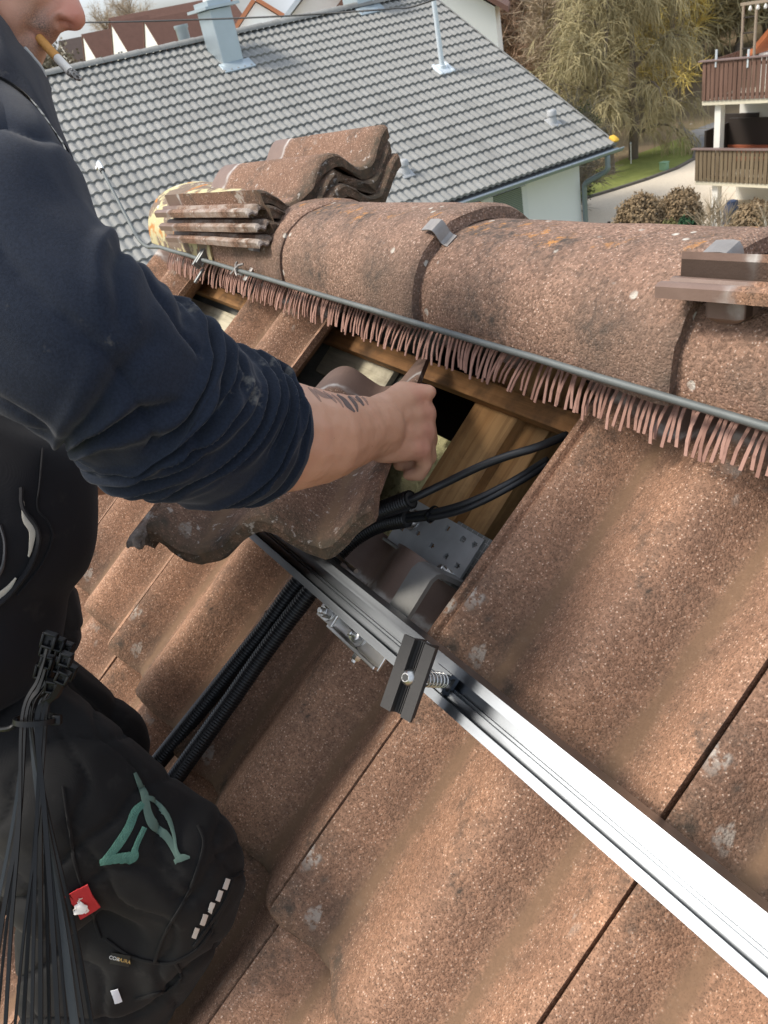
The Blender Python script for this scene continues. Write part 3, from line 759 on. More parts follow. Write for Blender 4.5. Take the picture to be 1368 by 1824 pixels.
# ================================================================== neighbour house with the grey tiled roof
NO = Vector((-11.6199, 12.6582, -2.7176)); NE = Vector((-.04611, -.99894, 0)); NG = Vector((-.87246, .04027, .48703)); NR = .3182
NN = NE.cross(NG).normalized()
if NN.z < 0: NN = -NN
NROWS = 21; NCOLS = 58
def grey_tile_mat():
    t = NT('grey_tile', .62, 0, .4)
    c = t.mix(t.rand(), (.215, .215, .205), (.27, .27, .258))
    c = t.mix(t.ramp(t.noise(9, 4), [(.35, .35), (.6, 0)]), c, (.15, .15, .14))
    t.col(c); t.bump(t.noise(60, 3), .25, .004); return t.m
M_GREY = grey_tile_mat()
nb = thing('neighbour_house', NO+Vector((-4, -6, GZ-NO.z)), 'white neighbouring house under a large grey tiled roof with metal chimney', 'house')
def grey_tile_geo():
    xs = [-.15+.30*i/12 for i in range(13)]
    z = [.032*(.5+.5*math.cos(2*math.pi*(x+.075)/.15))**.8 for x in xs]
    V = []; n = len(xs)
    for y, dz in ((-.0, .046), (NR+.05, 0.0)): V += [Vector((x, y, zz+dz)) for x, zz in zip(xs, z)]
    V += [Vector((x, 0, zz-.012)) for x, zz in zip(xs, z)]
    V += [Vector((-.15, NR+.05, -.03)), Vector((.15, NR+.05, -.03)), Vector((-.15, 0, .0)), Vector((.15, 0, .0))]
    F = [(i, i+1, n+i+1, n+i) for i in range(n-1)]+[(2*n+i, 2*n+i+1, i+1, i) for i in range(n-1)]
    return V, F
GV, GF = grey_tile_geo()
gme = bpy.data.meshes.new('grey_roof_tile'); gme.from_pydata([tuple(v) for v in GV], [], GF); gme.materials.append(M_GREY); smooth_mesh(gme, 50)
def nframe(c, r): return frame(NO+NE*(.15+.30*c)+NG*(NR*r), -NE, NG, NN)
cells = []
for r in range(NROWS):
    for c in range(NCOLS):
        m = nframe(c, r); x, y, d = pix(m @ Vector((0, .16, .02)))
        hid = y < 0 or x > 1120 or x < 85 or (y > 420-.0*x) or (x < 165 and y > 150) or (x > 430 and x < 720 and y > 205) or (x > 600 and y > 372) or (x < 250 and y > 300+(x-150)*1.2)
        cells.append((hid, d, r, c, m))
cells.sort(key=lambda q: (q[0], q[1]))
roofN = MB()
rest = MB()
for i, (hid, d, r, c, m) in enumerate(cells):
    if i < 300: link('grey_roof_tile', gme, None, nb, m)
    else: rest.add([m @ v for v in GV], GF)
o = link('grey_roof_tiles', rest.mesh('grey_roof_tiles', 50), M_GREY, nb); o['kind'] = 'stuff'
mb = MB()
RTOP = NO+NG*(NR*NROWS+.02)
mb.prism([NO-NN*.06, NO+NE*.3*NCOLS-NN*.06, RTOP+NE*.3*NCOLS-NN*.06, RTOP-NN*.06], -NN*.12); build(mb, 'roof_deck', plain('roof_deck', (.10, .10, .10), .9), nb)
mb = MB(); BG = Vector((NG.x*-1, NG.y*-1, NG.z)); # rear slope
mb.prism([RTOP, RTOP+NE*.3*NCOLS, RTOP+NE*.3*NCOLS-BG*6.8, RTOP-BG*6.8], (0, 0, -.10)); build(mb, 'rear_roof', M_GREY, nb)
mb = MB()
n = int(.3*NCOLS/.40)
for i in range(n):
    c = RTOP+NE*(.40*i+.2)+Vector((0, 0, .045)); rings = []
    for s, q in ((-.21, 1.06), (.20, .94)):
        rings.append([c+NE*s+Vector((math.cos(a)*.13*q, 0, math.sin(a)*.10*q-.02)) for a in [math.pi*k/8 for k in range(9)]])
    m2 = MB(); m2.loft(rings, True, True, True); build(m2, 'ridge_cap', M_GREY, nb, 50)
# verge trim
mb = MB(); mb.prism([NO+NE*-.012-NN*.05+NG*.0, NO-NE*.035-NN*.05, NO-NE*.035+NN*.045, NO-NE*.012+NN*.045], NG*(NR*NROWS)); build(mb, 'verge_trim', M_GREY, nb)
mb = MB(); c = NO-NE*.02+NG*.10+NN*.075; mb.box(c, NE, NG, NN, .07, .09, .035, .02); o = build(mb, 'end_piece', plain('orange_lichen', (.70, .42, .05), .8), nb); o['label'] = 'yellow orange patch at the verge corner'
# gutter and downpipe
M_GUT = plain('zinc_gutter', (.30, .35, .39), .5, .5, .15, 8)
UPZ = Vector((0, 0, 1)); OUT = Vector((1, .04, 0)).normalized()
mb = MB(); gc = NO+OUT*.05-UPZ*.06; rings = []
for t in (-.10, .3*NCOLS):
    ring = [gc+NE*t+OUT*(.075*math.cos(a))+UPZ*(.075*math.sin(a)) for a in [math.pi+math.pi*k/8 for k in range(9)]]
    ring += [gc+NE*t+OUT*(.066*math.cos(a))+UPZ*(.066*math.sin(a)) for a in [2*math.pi-math.pi*k/8 for k in range(9)]]
    rings.append(ring)
mb.loft(rings, True, True); mb.tube([gc+NE*-.1+OUT*.078, gc+NE*.3*NCOLS+OUT*.078], .013, 6); build(mb, 'gutter', M_GUT, nb)
WALLD = .62                                                     # roof overhang
WP = NO-OUT*WALLD; 
cor = onplane(1035, 330, WP, OUT); cz = NO.z
def onw(px, py): return onplane(px, py, WP+OUT*.0, OUT)
tR = (cor-WP).dot(NE)
wallR = WP+NE*tR
M_RENDER = plain('white_render', (.72, .73, .74), .9, 0, .03, 3, .2, 60, .004)
mb = MB(); a = Vector((wallR.x, wallR.y, GZ)); b = a+NE*(.3*NCOLS-tR-.5)
top = NO.z+.20
mb.prism([a, b, b-OUT*11.2, a-OUT*11.2], (0, 0, top-GZ)); build(mb, 'wall', M_RENDER, nb)
for s0 in (tR+.01, .3*NCOLS-.55):                              # gable triangles
    mb = MB(); p = WP+NE*s0; hgt = RTOP.z-.15-top
    mb.prism([Vector((p.x, p.y, top)), Vector((p.x, p.y, top))-OUT*11.2, Vector((p.x, p.y, top+hgt))-OUT*5.6], NE*.2); build(mb, 'gable', M_RENDER, nb)
mb = MB(); mb.prism([NO-UPZ*.10+NE*.0, NO-UPZ*.10+NE*.3*NCOLS, WP-UPZ*.10+NE*.3*NCOLS, WP-UPZ*.10], UPZ*.03); build(mb, 'soffit', plain('soffit_white', (.6, .61, .62), .7), nb)
p0 = gc-UPZ*.07+NE*.28; p3 = wallR+OUT*.09+NE*-.02; 
dp = [p0, p0-UPZ*.16, p0-UPZ*.30-OUT*.05, Vector((p3.x, p3.y, p0.z-.52))+OUT*.07, Vector((p3.x, p3.y, p0.z-.68)), Vector((p3.x, p3.y, p0.z-1.5)), Vector((p3.x, p3.y, GZ+.1))]
mb = MB(); mb.tube(spline(dp[:5], 24)+dp[5:], .055, 12); build(mb, 'downpipe', plain('downpipe_zinc', (.22, .26, .29), .5, .5, .15, 8), nb, 180)
M_GLASSD = NT('dark_window_glass', .08, 0, .6).col((.035, .045, .05)).m
M_BLIND = NT('blind_glass', .25, 0, .5)
M_BLIND.col(M_BLIND.mix(M_BLIND.ramp(M_BLIND.wave(9, .2, 0, d='Z', vec=M_BLIND.n.new('ShaderNodeNewGeometry').outputs['Position']), [(.4, 0), (.6, 1)]), (.10, .13, .12), (.20, .24, .22))); M_BLIND = M_BLIND.m
M_WINFRAME = plain('window_frame_white', (.66, .68, .70), .5, 0, .05)
def wall_quad(x0, x1, ytop, h, pr, mat, name, parent):
    A = onw(x0, ytop); B = onw(x1, ytop); tA = (A-WP).dot(NE); tB = (B-WP).dot(NE); zt = NO.z-.32
    mb = MB(); c = WP+NE*((tA+tB)/2); c = Vector((c.x, c.y, zt-h/2)); mb.box(c+OUT*pr, NE, OUT, UPZ, abs(tA-tB)/2, .03, h/2, .006); return build(mb, name, mat, parent)
w1 = wall_quad(869, 946, 345, 2.5, .010, M_WINFRAME, 'window', nb)
wall_quad(888, 936, 345, 2.36, .030, M_BLIND, 'pane', w1)
w2 = wall_quad(738, 872, 360, 2.5, .012, M_WINFRAME, 'window', nb)
wall_quad(822, 868, 360, 2.36, .032, M_GLASSD, 'pane', w2); wall_quad(750, 816, 360, 2.36, .034, M_GLASSD, 'pane', w2)
# chimney clad in sheet metal, vents, pipes
def onn(px, py, h=0.0): return onplane(px, py, NO+NN*h, NN)
M_SHEET = plain('chimney_sheet', (.42, .49, .53), .42, .55, .10, 4)
def chimney(pl, pr, hgt, name):
    A, B = onn(*pl), onn(*pr); w = (A-B).dot(NE); c = (A+B)/2-OUT*.36; bz = c.z
    mb = MB(); bs = Vector((c.x, c.y, bz-.5))
    mb.box(bs+UPZ*(hgt/2+.2), NE, OUT, UPZ, abs(w)/2, .30, hgt/2+.3, .012); b = build(mb, name, M_SHEET, nb)
    mb = MB(); mb.box(bs+UPZ*(hgt+.53), NE, OUT, UPZ, abs(w)/2+.14, .44, .025); mb.box(bs+UPZ*(hgt+.60), NE, OUT, UPZ, abs(w)/2+.02, .32, .05); build(mb, 'cover_plate', M_SHEET, b)
    mb = MB(); mb.lathe(bs+UPZ*(hgt+.65), UPZ, [(0, .17), (.10, .15), (.24, .12), (.26, .08)], 14); build(mb, 'pot', plain('pot_white', (.62, .63, .62), .7), b)
    mb = MB(); q = (A+B)/2; mb.box(q+NN*.05-NG*.05, NE, NG, NN, abs(w)/2+.12, .16, .02, .008); build(mb, 'flashing', M_SHEET, b)
chimney((402, 122), (440, 116), 1.05, 'chimney')
chimney((643, 22), (672, 16), .75, 'chimney')
mb = MB(); c = RTOP+NE*((onn(345, 74)-RTOP).dot(NE))-OUT*.5; mb.lathe(c-UPZ*.3, UPZ, [(0, .13), (.62, .13), (.64, .15), (.70, .15)], 14); build(mb, 'flue', M_SHEET, nb, 50)
M_PIPE = plain('white_vent_pipe', (.60, .66, .70), .45, .2, .08)
c = onn(789, 128); mb = MB(); mb.lathe(c-UPZ*.1, UPZ, [(0, .075), (.22, .075), (.23, .055), (1.45, .052), (1.46, .075), (1.60, .078), (1.66, .03)], 14); vp = build(mb, 'vent_pipe', M_PIPE, nb, 50)
mb = MB(); mb.box(c+NN*.06, NE, NG, NN, .20, .18, .022, .01)
for s in (-1, 1): mb.box(c+NN*.085+NE*s*.15, NE, NG, NN, .035, .19, .02, .012)
build(mb, 'vent_flange', M_PIPE, vp)
M_VENT = plain('grey_vent', (.36, .37, .38), .6)
for px, py in ((984, 222), (722, 312), (628, 300)):
    c = onn(px, py); mb = MB(); mb.lathe(c+UPZ*.0, UPZ, [(0, .11), (.10, .09), (.16, .075), (.17, .10), (.25, .095), (.28, .06)], 12); mb.box(c+NN*.05, NE, NG, NN, .13, .15, .015, .008); build(mb, 'tile_vent', M_VENT, nb, 50)
# antenna bits on the ridge
mb = MB(); c = RTOP+NE*((onn(700, 5)-RTOP).dot(NE))
mb.tube([c, c+UPZ*1.2], .02, 8); mb.tube([c+UPZ*.5, c+UPZ*.35+NE*1.4], .012, 6); mb.tube([c+UPZ*.1-NE*.25, c+UPZ*.8], .012, 6); build(mb, 'aerial_mast', M_ZINC, nb)

# ================================================================== house with timber balconies
BY = 28.0
def ony(px, py, y=BY): return onplane(px, py, Vector((0, y, 0)), Vector((0, 1, 0)))
M_SLATU = wood_material('brown_balcony_slat', (.12, .068, .050), (.20, .118, .090), axis='Z', sc=.2, dirt=.2)
M_SLATL = wood_material('olive_balcony_slat', (.135, .10, .062), (.21, .165, .108), axis='Z', sc=.2, dirt=.2)
M_WHITEP = plain('white_plaster', (.78, .77, .72), .85, 0, .04, 2)
M_DARKP = plain('dark_panel', (.03, .022, .018), .6)
M_BEAM = plain('pale_beam', (.62, .58, .46), .8)
bh = thing('balcony_house', (-16, 31, GZ), 'white house with two storeys of brown timber balconies across the street', 'house')
XL = ony(1250, 178).x; XR = XL+11
zu0, zu1 = ony(1250, 180).z, ony(1250, 108).z
zl0, zl1 = ony(1240, 322).z, ony(1240, 264).z
XLL = ony(1238, 300).x
def balcony(x0, x1, z0, z1, mat, posts):
    mb = MB(); mb.bx((x0, BY+.02, z0-.16), (x1, BY+2.4, z0-.02)); b = build(mb, 'balcony', M_BEAM, bh)
    x = x0+.02
    while x < x1:
        m2 = MB(); m2.bx((x, BY-.03, z0+.00), (x+.150, BY, z1-.07), .004); build(m2, 'slat', mat, b); x += .186
    y = BY+.10
    while y < BY+2.2:
        m2 = MB(); m2.bx((x0-.03, y, z0), (x0, y+.150, z1-.07), .004); build(m2, 'slat', mat, b); y += .186
    for px_ in posts:
        m2 = MB(); m2.bx((px_-.05, BY+.005, z0), (px_+.05, BY+.10, z1-.06)); build(m2, 'rail_post', M_DARKP, b)
    m2 = MB(); m2.bx((x0-.14, BY-.10, z1-.06), (x1, BY+.10, z1), .01); build(m2, 'handrail', plain('handrail', (.17, .12, .11), .7), b)
    m2 = MB(); m2.bx((x0, BY+.004, z0+.10), (x1, BY+.035, z0+.20)); m2.bx((x0, BY+.004, z1-.28), (x1, BY+.035, z1-.18)); build(m2, 'slat_rail', M_DARKP, b)
    return b
balcony(XL, XR, zu0, zu1, M_SLATU, (XL+.18, XL+1.45, XL+3.0, XL+4.5, XL+6))
balcony(XLL, XR, zl0, zl1, M_SLATL, (XLL+.18, XLL+1.6, XLL+3.1, XLL+4.6, XLL+6))
for px0, yb in ((1264, 1), (1372, 1)):
    xc = ony(px0+3, 220).x+.12
    for za, zb in ((zu0-.16, zl0-.02), (zl0-.16, GZ)):
        m2 = MB(); m2.bx((xc-.13, BY+.20, zb), (xc+.13, BY+.46, za)); build(m2, 'pillar', M_WHITEP, bh)
mb = MB(); mb.bx((XLL+.25, BY+2.35, GZ), (XR, BY+7, zu0-.17)); build(mb, 'wall', M_WHITEP, bh)
q = ony(1352, 95, BY+2.0); mb = MB(); mb.bx((q.x, BY+2.0, zu0-.02), (XR, BY+6, q.z)); build(mb, 'dormer_wall', M_WHITEP, bh)
mb = MB(); mb.prism([(q.x-.25, BY+1.8, q.z-.05), (q.x+2.6, BY+1.8, q.z+2.6), (q.x+2.6, BY+1.8, q.z+2.8), (q.x-.4, BY+1.8, q.z+.02)], (0, 4, 0)); build(mb, 'roof', plain('orange_roof', (.50, .16, .06), .8), bh)
mb = MB(); mb.bx((ony(1290, 200, BY+2.3).x, BY+2.25, zl0), (ony(1352, 200, BY+2.3).x, BY+2.33, zl0+2.0)); build(mb, 'door', M_DARKP, bh)
mb = MB(); mb.bx((XLL+.02, BY+.5, zl0), (XLL+.10, BY+2.2, zl0+1.75)); mb.bx((XLL+.10, BY+1.9, zl0), (XLL+1.9, BY+2.0, zl0+1.9)); build(mb, 'privacy_screen', M_DARKP, bh)
for i in range(4):
    xx = XLL+2.2+i*1.05; m2 = MB(); m2.bx((xx, BY+2.28, GZ+.4), (xx+.10, BY+2.345, zl0-.3)); build(m2, 'panel_post', M_DARKP, bh)
for px_ in (1277, 1334):
    q = ony(px_, 100); m2 = MB(); m2.bx((q.x-.03, BY-.06, q.z-.35), (q.x+.03, BY-.0, q.z+.22)); build(m2, 'flagpole_socket', M_PIPE, bh)
# red garden table and bench on the lower balcony
M_RED = plain('red_stained_wood', (.30, .085, .04), .6, 0, .2, 6)
q = ony(1340, 250, BY+1.2); zf = zl0-.015
gt = thing('garden_table', (q.x, BY+1.1, zf), 'red brown wooden garden table on the lower balcony of the white house', 'table')
mb = MB(); mb.bx((q.x-.55, BY+.7, zf+.72), (q.x+1.1, BY+1.5, zf+.77), .01); build(mb, 'table_top', M_RED, gt)
for dx in (-.48, 1.03):
    for dy in (.76, 1.44): m2 = MB(); m2.bx((q.x+dx-.035, BY+dy-.035, zf), (q.x+dx+.035, BY+dy+.035, zf+.72)); build(m2, 'leg', M_RED, gt)
gb = thing('garden_bench', (q.x, BY+1.75, zf), 'red brown wooden bench behind the table on the lower balcony', 'bench')
mb = MB(); mb.bx((q.x-1.5, BY+1.58, zf+.40), (q.x+1.2, BY+1.85, zf+.45), .01); build(mb, 'seat', M_RED, gb)
mb = MB(); mb.bx((q.x-1.5, BY+1.80, zf+.5), (q.x+1.2, BY+1.85, zf+.95), .01); build(mb, 'backrest', M_RED, gb)
for dx in (-1.4, 1.1): m2 = MB(); m2.bx((q.x+dx-.03, BY+1.60, zf), (q.x+dx+.03, BY+1.84, zf+.40)); build(m2, 'leg', M_RED, gb)
# rose arch / trellis behind the upper balcony
tr = thing('trellis', (ony(1330, 100, BY+1.5).x, BY+1.5, zu0), 'weathered wooden trellis with lamp globes on the upper balcony', 'trellis')
xa = ony(1321, 60, BY+1.2).x; xb = ony(1344, 60, BY+1.2).x; zt = ony(1325, 10, BY+1.2).z
M_TREL = plain('weathered_trellis', (.30, .24, .18), .8)
for xx in (xa, xb, xb+1.2): m2 = MB(); m2.bx((xx-.035, BY+1.2, zu0), (xx+.035, BY+1.27, zt)); build(m2, 'post', M_TREL, tr)
m2 = MB(); m2.bx((xa-.1, BY+1.19, zt), (xb+1.6, BY+1.28, zt+.09)); build(m2, 'top_beam', M_TREL, tr)
for i in range(1, 6): m2 = MB(); z = zt-.5*i+.12; m2.bx((xa+.036, BY+1.21, z-.02), (xb-.036, BY+1.25, z+.02)); build(m2, 'rung', M_DARKP, tr)
for i in range(4): m2 = MB(); m2.lathe((xa+.28+i*.30, BY+1.235, zt-.20), UPZ, [(0, .02), (.03, .055), (.07, .065), (.12, .05), (.20, .008)], 10); build(m2, 'lamp_globe', plain('globe_white', (.75, .75, .72), .4), tr, 180)

# ================================================================== white house behind the grey roof, terrace of houses, orange roof
def gabled(name, p, rd, wid, length, hwall, hroof, roofc, wallc, label, depth_up, over=.25, win=0):
    """p = apex of the near gable, rd = ridge direction, gable is across it"""
    rd = Vector(rd).normalized(); ac = Vector((-rd.y, rd.x, 0)); p = Vector(p)
    base = p-UPZ*(hroof+hwall)
    root = thing(name, base+rd*length/2, label[0], 'house', label[1] if len(label) > 1 else None)
    mb = MB(); mb.prism([base-ac*wid, base+ac*wid, base+ac*wid+UPZ*hwall, p-UPZ*.05, base-ac*wid+UPZ*hwall], rd*length); build(mb, 'wall', wallc, root)
    for s in (-1, 1):
        mb = MB(); a = p; b = base+ac*s*wid+UPZ*hwall; d = (b-a).normalized(); b = b+d*.5; n = Vector((ac.x*s*hroof, ac.y*s*hroof, wid)).normalized()*.16
        mb.prism([a-rd*over, b-rd*over, b-rd*over+n, a-rd*over+n], rd*(length+2*over)); build(mb, 'roof', roofc, root)
    for i in range(win):
        mb = MB(); c = base+UPZ*(hwall+.35)+ac*((i-.5*(win-1))*1.15)-rd*.03; mb.box(c, ac, rd, UPZ, .38, .03, .55); w = build(mb, 'window', M_WINFRAME, root)
        mb = MB(); mb.box(c-rd*.02, ac, rd, UPZ, .30, .03, .46); build(mb, 'pane', M_GLASSD, w)
    return root
def roof_brown(name, a, b):
    t = NT(name, .85, 0, .3).geo(); c = t.mix(t.noise(1.5, 5), a, b); t.col(t.mix(t.ramp(t.wave(6, .3, 1, d='Z'), [(.0, .35), (.35, 0)]), c, tuple(x*.5 for x in a))); return t.m
M_BRN = roof_brown('brown_terrace_roof', (.13, .07, .052), (.20, .105, .08)); M_BRD = roof_brown('dark_terrace_roof', (.10, .075, .065), (.15, .11, .095))
M_ORG = roof_brown('orange_pantile', (.42, .15, .07), (.58, .25, .13))
M_WALLW = plain('far_white_wall', (.80, .79, .74), .85, 0, .04, 1)
YD = (-.04, 1, 0)
tl = ['terraced house at the left beside the cigarette, small dark roof and white gable', 'second terraced house from the left with white gable and brown roof on the hillside', 'third terraced house from the left, tall white gable and red brown roof', 'terraced house nearest the metal chimney, white gable and brown roof']
for k, (px, py, d, rf, ln) in enumerate([(106, 74, 132, M_BRD, 5.2), (147, 62, 125, M_BRN, 5.2), (198, 41, 118, M_BRN, 6.0), (257, 37, 111, M_BRN, 9)]):
    g = gabled('terraced_house', AD(px, py, d), (-.05, 1, 0), 3.6, ln, 5.5, 4.6, rf, M_WALLW, (tl[k], 'terraced houses on the hillside'), 0, .15, 2)
gabled('hillside_house', AD(196, 33, 150), (-.05, 1, 0), 5, 26, 5.0, 5.0, M_BRN, M_WALLW, ('long red brown roof rising above the terraced houses on the hillside',), 0)
# orange and pale roofs right of the chimney
oh = gabled('orange_roofed_house', AD(455, 2, 34), (-.9, .45, 0), 4.5, 9, 4.5, 3.6, M_ORG, M_WALLW, ('house with orange tiled roof right of the metal chimney',), 0)
bl = AD(520, -2, 33)
gabled('pale_roofed_house', AD(560, -30, 30), (-.8, .6, 0), 4.2, 8, 3.8, 3.0, plain('pale_blue_sheet_roof', (.55, .60, .64), .5, .2, .08, 2), M_WALLW, ('house with pale blue sheet roof behind the grey ridge',), 0)
# white gable house behind the verge
A = AD(884, 40, 27); 
wh = thing('white_house', Vector((A.x, A.y, GZ)), 'white rendered house wall with brown roof edge behind the grey roof\'s verge', 'house')
mb = MB(); e1 = (AD(805, 20, 27)-A); e1.z = 0; e1.normalize(); e2 = Vector((e1.y, -e1.x, 0)); e2 = e2 if e2.dot(CF) > 0 else -e2
ztop = AD(880, 12, 27).z; wdt = (AD(805, 20, 27)-A).length+.4
mb.prism([Vector((A.x, A.y, GZ)), Vector((A.x, A.y, ztop)), Vector((A.x, A.y, ztop))+e1*3.2+UPZ*2.3, Vector((A.x, A.y, ztop))+e1*6.4, Vector((A.x, A.y, GZ))+e1*6.4], e2*7); build(mb, 'wall', M_WALLW, wh)
for s in (0, 1):
    mb = MB(); a = Vector((A.x, A.y, ztop+2.38))+e1*3.2; b = Vector((A.x, A.y, ztop+.08))+e1*(6.4*s); b = b+(b-a).normalized()*.55
    mb.prism([a-e2*.45, b-e2*.45, b-e2*.45+UPZ*.18, a-e2*.45+UPZ*.18], e2*8); build(mb, 'roof', M_BRN, wh)
# overhead line
mb = MB(); mb.tube(spline([AD(-200, 42, 13), AD(150, 40, 12), AD(350, 35, 11.5), AD(500, 29, 11), AD(640, 20, 10.5), AD(700, 15, 10), AD(760, 4, 9.6), AD(1000, -90, 9)], 60), .011, 6)
tag(build(mb, 'overhead_cable', M_CABLE, None, 180), 'thin black overhead cable crossing in front of the far houses', 'cable')
# ================================================================== bare trees, shrubs, hedges
def twig_mat(name, a, b):
    t = NT(name, .9, 0, .2); t.geo(); t.col(t.mix(t.noise(2.2, 4), a, b)); return t.m
M_BARK = plain('bark', (.16, .13, .10), .95, 0, .3, 8, .6, 30, .02)
M_TW = [twig_mat('olive_twigs', (.28, .235, .13), (.46, .40, .22)), twig_mat('tan_twigs', (.32, .25, .17), (.47, .38, .27)), twig_mat('red_brown_twigs', (.28, .18, .12), (.42, .29, .20)), twig_mat('yellow_twigs', (.48, .36, .09), (.66, .52, .17)), twig_mat('evergreen_leaf', (.022, .042, .018), (.06, .095, .04)), twig_mat('dark_twigs', (.14, .12, .09), (.26, .23, .17))]
def tree_parts(seed, H, R, droop=0.0, dens=1.0, fine=.012, leaf=False):
    """returns trunk MB and crown MB (twigs as thin three-sided strips), origin at the foot"""
    rg = random.Random(seed); tr = MB(); cr = MB()
    def rv(s=1): return Vector((rg.gauss(0, s), rg.gauss(0, s), rg.gauss(0, s)))
    limbs = []
    path = [Vector((0, 0, 0))]; d = Vector((rg.uniform(-.08, .08), rg.uniform(-.08, .08), 1))
    n = 9
    for i in range(n): d = (d+rv(.07)); d.z = abs(d.z); d.normalize(); path.append(path[-1]+d*(H*.80/n))
    tr.tube(path, [H*.022*(1-.85*i/n) for i in range(n+1)], 7)
    for i in range(int(15*dens)):
        k = rg.uniform(.18, .98); p = path[int(k*n)]; a = rg.uniform(0, 6.28); el = rg.uniform(.25, .9)+.5*k
        dd = Vector((math.cos(a)*math.cos(el), math.sin(a)*math.cos(el), math.sin(el))); L = R*rg.uniform(.75, 1.2)*(1.15-.55*k); lp = [p]
        for j in range(6): dd = (dd+rv(.14)+Vector((0, 0, .05-droop*.10*j))).normalized(); lp.append(lp[-1]+dd*L/6)
        tr.tube(lp, [H*.0085*(1-.8*j/6) for j in range(7)], 5); limbs.append(lp)
    limbs.append(path[4:])
    def strip(p, d, L, w, m):
        pts = [p]; 
        for j in range(m): d = (d+rv(.16)+Vector((0, 0, -droop*.34))).normalized(); pts.append(pts[-1]+d*L/m)
        side = d.cross(rv()).normalized(); 
        vs = []; fs = []
        for j, q in enumerate(pts): ww = w*(1-.75*j/m); vs += [q+side*ww, q-side*ww]
        fs = [(2*j, 2*j+1, 2*j+3, 2*j+2) for j in range(m)]
        cr.add(vs, fs); return pts, d
    for lp in limbs:
        for i in range(int(17*dens)):
            k = rg.uniform(.15, 1)*(len(lp)-1); a = lp[int(k)]; b = lp[min(int(k)+1, len(lp)-1)]; p = a.lerp(b, k-int(k))
            d = ((b-a).normalized()*.7 if (b-a).length > 0 else Vector((0, 0, 1)))+rv(.6)+Vector((0, 0, .35)); d.normalize()
            pts, d2 = strip(p, d, R*rg.uniform(.25, .5), fine*1.4, 4)
            for j in range(int(9*dens)):
                q = pts[rg.randrange(1, 5)]; d3 = (d2+rv(.6)+Vector((0, 0, .2-droop*.5))).normalized(); pp, d4 = strip(q, d3, R*rg.uniform(.14, .34), fine, 3)
                if leaf:
                    for z in range(3):
                        c = pp[rg.randrange(1, 4)]+rv(.06*R); u = rv().normalized()*R*.035; w = u.cross(rv()).normalized()*R*.03; cr.add([c-u, c+w, c+u, c-w], [(0, 1, 2, 3)])
    return tr, cr
TREEM = {}
def tree(key, seed, loc, H, R, mat, name, label, group, droop=0.0, dens=1.0, fine=.012, leaf=False, scale=1.0, rot=0.0, cat='tree'):
    if key not in TREEM:
        a, b = tree_parts(seed, H, R, droop, dens, fine, leaf); TREEM[key] = (a.mesh('trunk', 60), b.mesh('crown'))
    m1, m2 = TREEM[key]
    root = thing(name, loc, label, cat, group); mw = Matrix.Translation(Vector(loc)) @ Matrix.Rotation(rot, 4, 'Z') @ Matrix.Scale(scale, 4)
    link('trunk', m1, M_BARK, root, mw); o = link('crown', m2, None, root, mw)
    if len(m2.materials) == 0: m2.materials.append(mat)
    return root
def foot(px, d, zoff=0.0):
    p = AD(px, 200, d); return Vector((p.x, p.y, gh(p.x, p.y)-.05))
tree('willow', 11, onz(1128, 283, GZ), 12.5, 3.7, M_TW[0], 'willow_tree', 'large olive bare tree with drooping twigs beside the street bend', None, .9, 1.55, .020)
tree('w2', 12, foot(1085, 40), 10.5, 3.6, M_TW[0], 'bare_tree', 'olive bare tree directly left of the large drooping tree', 'bare trees behind the grey roof', .6, 1.3, .018)
tree('t3', 13, foot(1010, 46), 9.5, 3.6, M_TW[1], 'bare_tree', 'tan bare tree behind the middle of the grey verge', 'bare trees behind the grey roof', .2, 1.2, .018)
tree('t4', 14, foot(930, 50), 11, 4.2, M_TW[2], 'bare_tree', 'reddish bare tree just right of the white gable wall', 'bare trees behind the grey roof', .2, 1.4, .020)
tree('t5', 15, foot(1190, 50), 12, 3.6, M_TW[3], 'bare_tree', 'yellow blooming tree top left of the upper balcony', 'bare trees behind the grey roof', .1, 1.2, .022)
tree('ev', 16, foot(1000, 54), 12, 3.2, M_TW[4], 'evergreen_tree', 'dark evergreen tree among the bare ones above the grey verge', None, .3, 1.1, .02, True)
tree('ev', 16, foot(1020, 34), 12, 3.2, M_TW[4], 'evergreen_shrub', 'low dark evergreen shrub in the shade left of the drooping tree', None, .3, 1.1, .02, True, .38, 2.0)
tree('t7', 17, foot(1000, 31), 4.6, 2.3, M_TW[5], 'bare_shrub', 'grey leafless shrub beside the lower grey verge', None, .1, 1.2, .014)
# woodland on the slope behind: individual trees from four models
WG = 'trees of the wood on the slope'
for i in range(60):
    px = 900+ (i*97 % 540); d = 52+(i*37 % 62); key = ('f0', 'f1', 'f2', 'f3', 'f4')[i % 5]
    mat = {'f0': M_TW[1], 'f1': M_TW[2], 'f2': M_TW[0], 'f3': M_TW[1], 'f4': M_TW[5]}[key]
    tree(key, 20+i % 5, foot(px, d), 11, 3.8, mat, 'wood_tree', 'bare brown tree of the dense wood on the slope at the back', WG, .15, 1.3, .055, False, RNG.uniform(.95, 1.4), RNG.uniform(0, 6))
# bare trees on the skyline at the left
for i, (px, d) in enumerate(((232, 172), (262, 180), (205, 176))):
    p = AD(px, 60, d); tree('sky', 31, Vector((p.x, p.y, p.z-9)), 17, 6.0, M_TW[1], 'skyline_tree', ('middle', 'rightmost', 'leftmost')[i]+' of the three leafless trees against the sky above the terraced roofs', 'skyline trees', .1, .9, .03, False, RNG.uniform(.85, 1.1), i*1.3)
p = AD(95, 130, 36); tree('ev2', 33, Vector((p.x, p.y, p.z-4.2)), 5, 2.4, M_TW[5], 'bare_shrub', 'dark green shrub behind the cigarette and the grey ridge', None, .2, 1.2, .02, True)

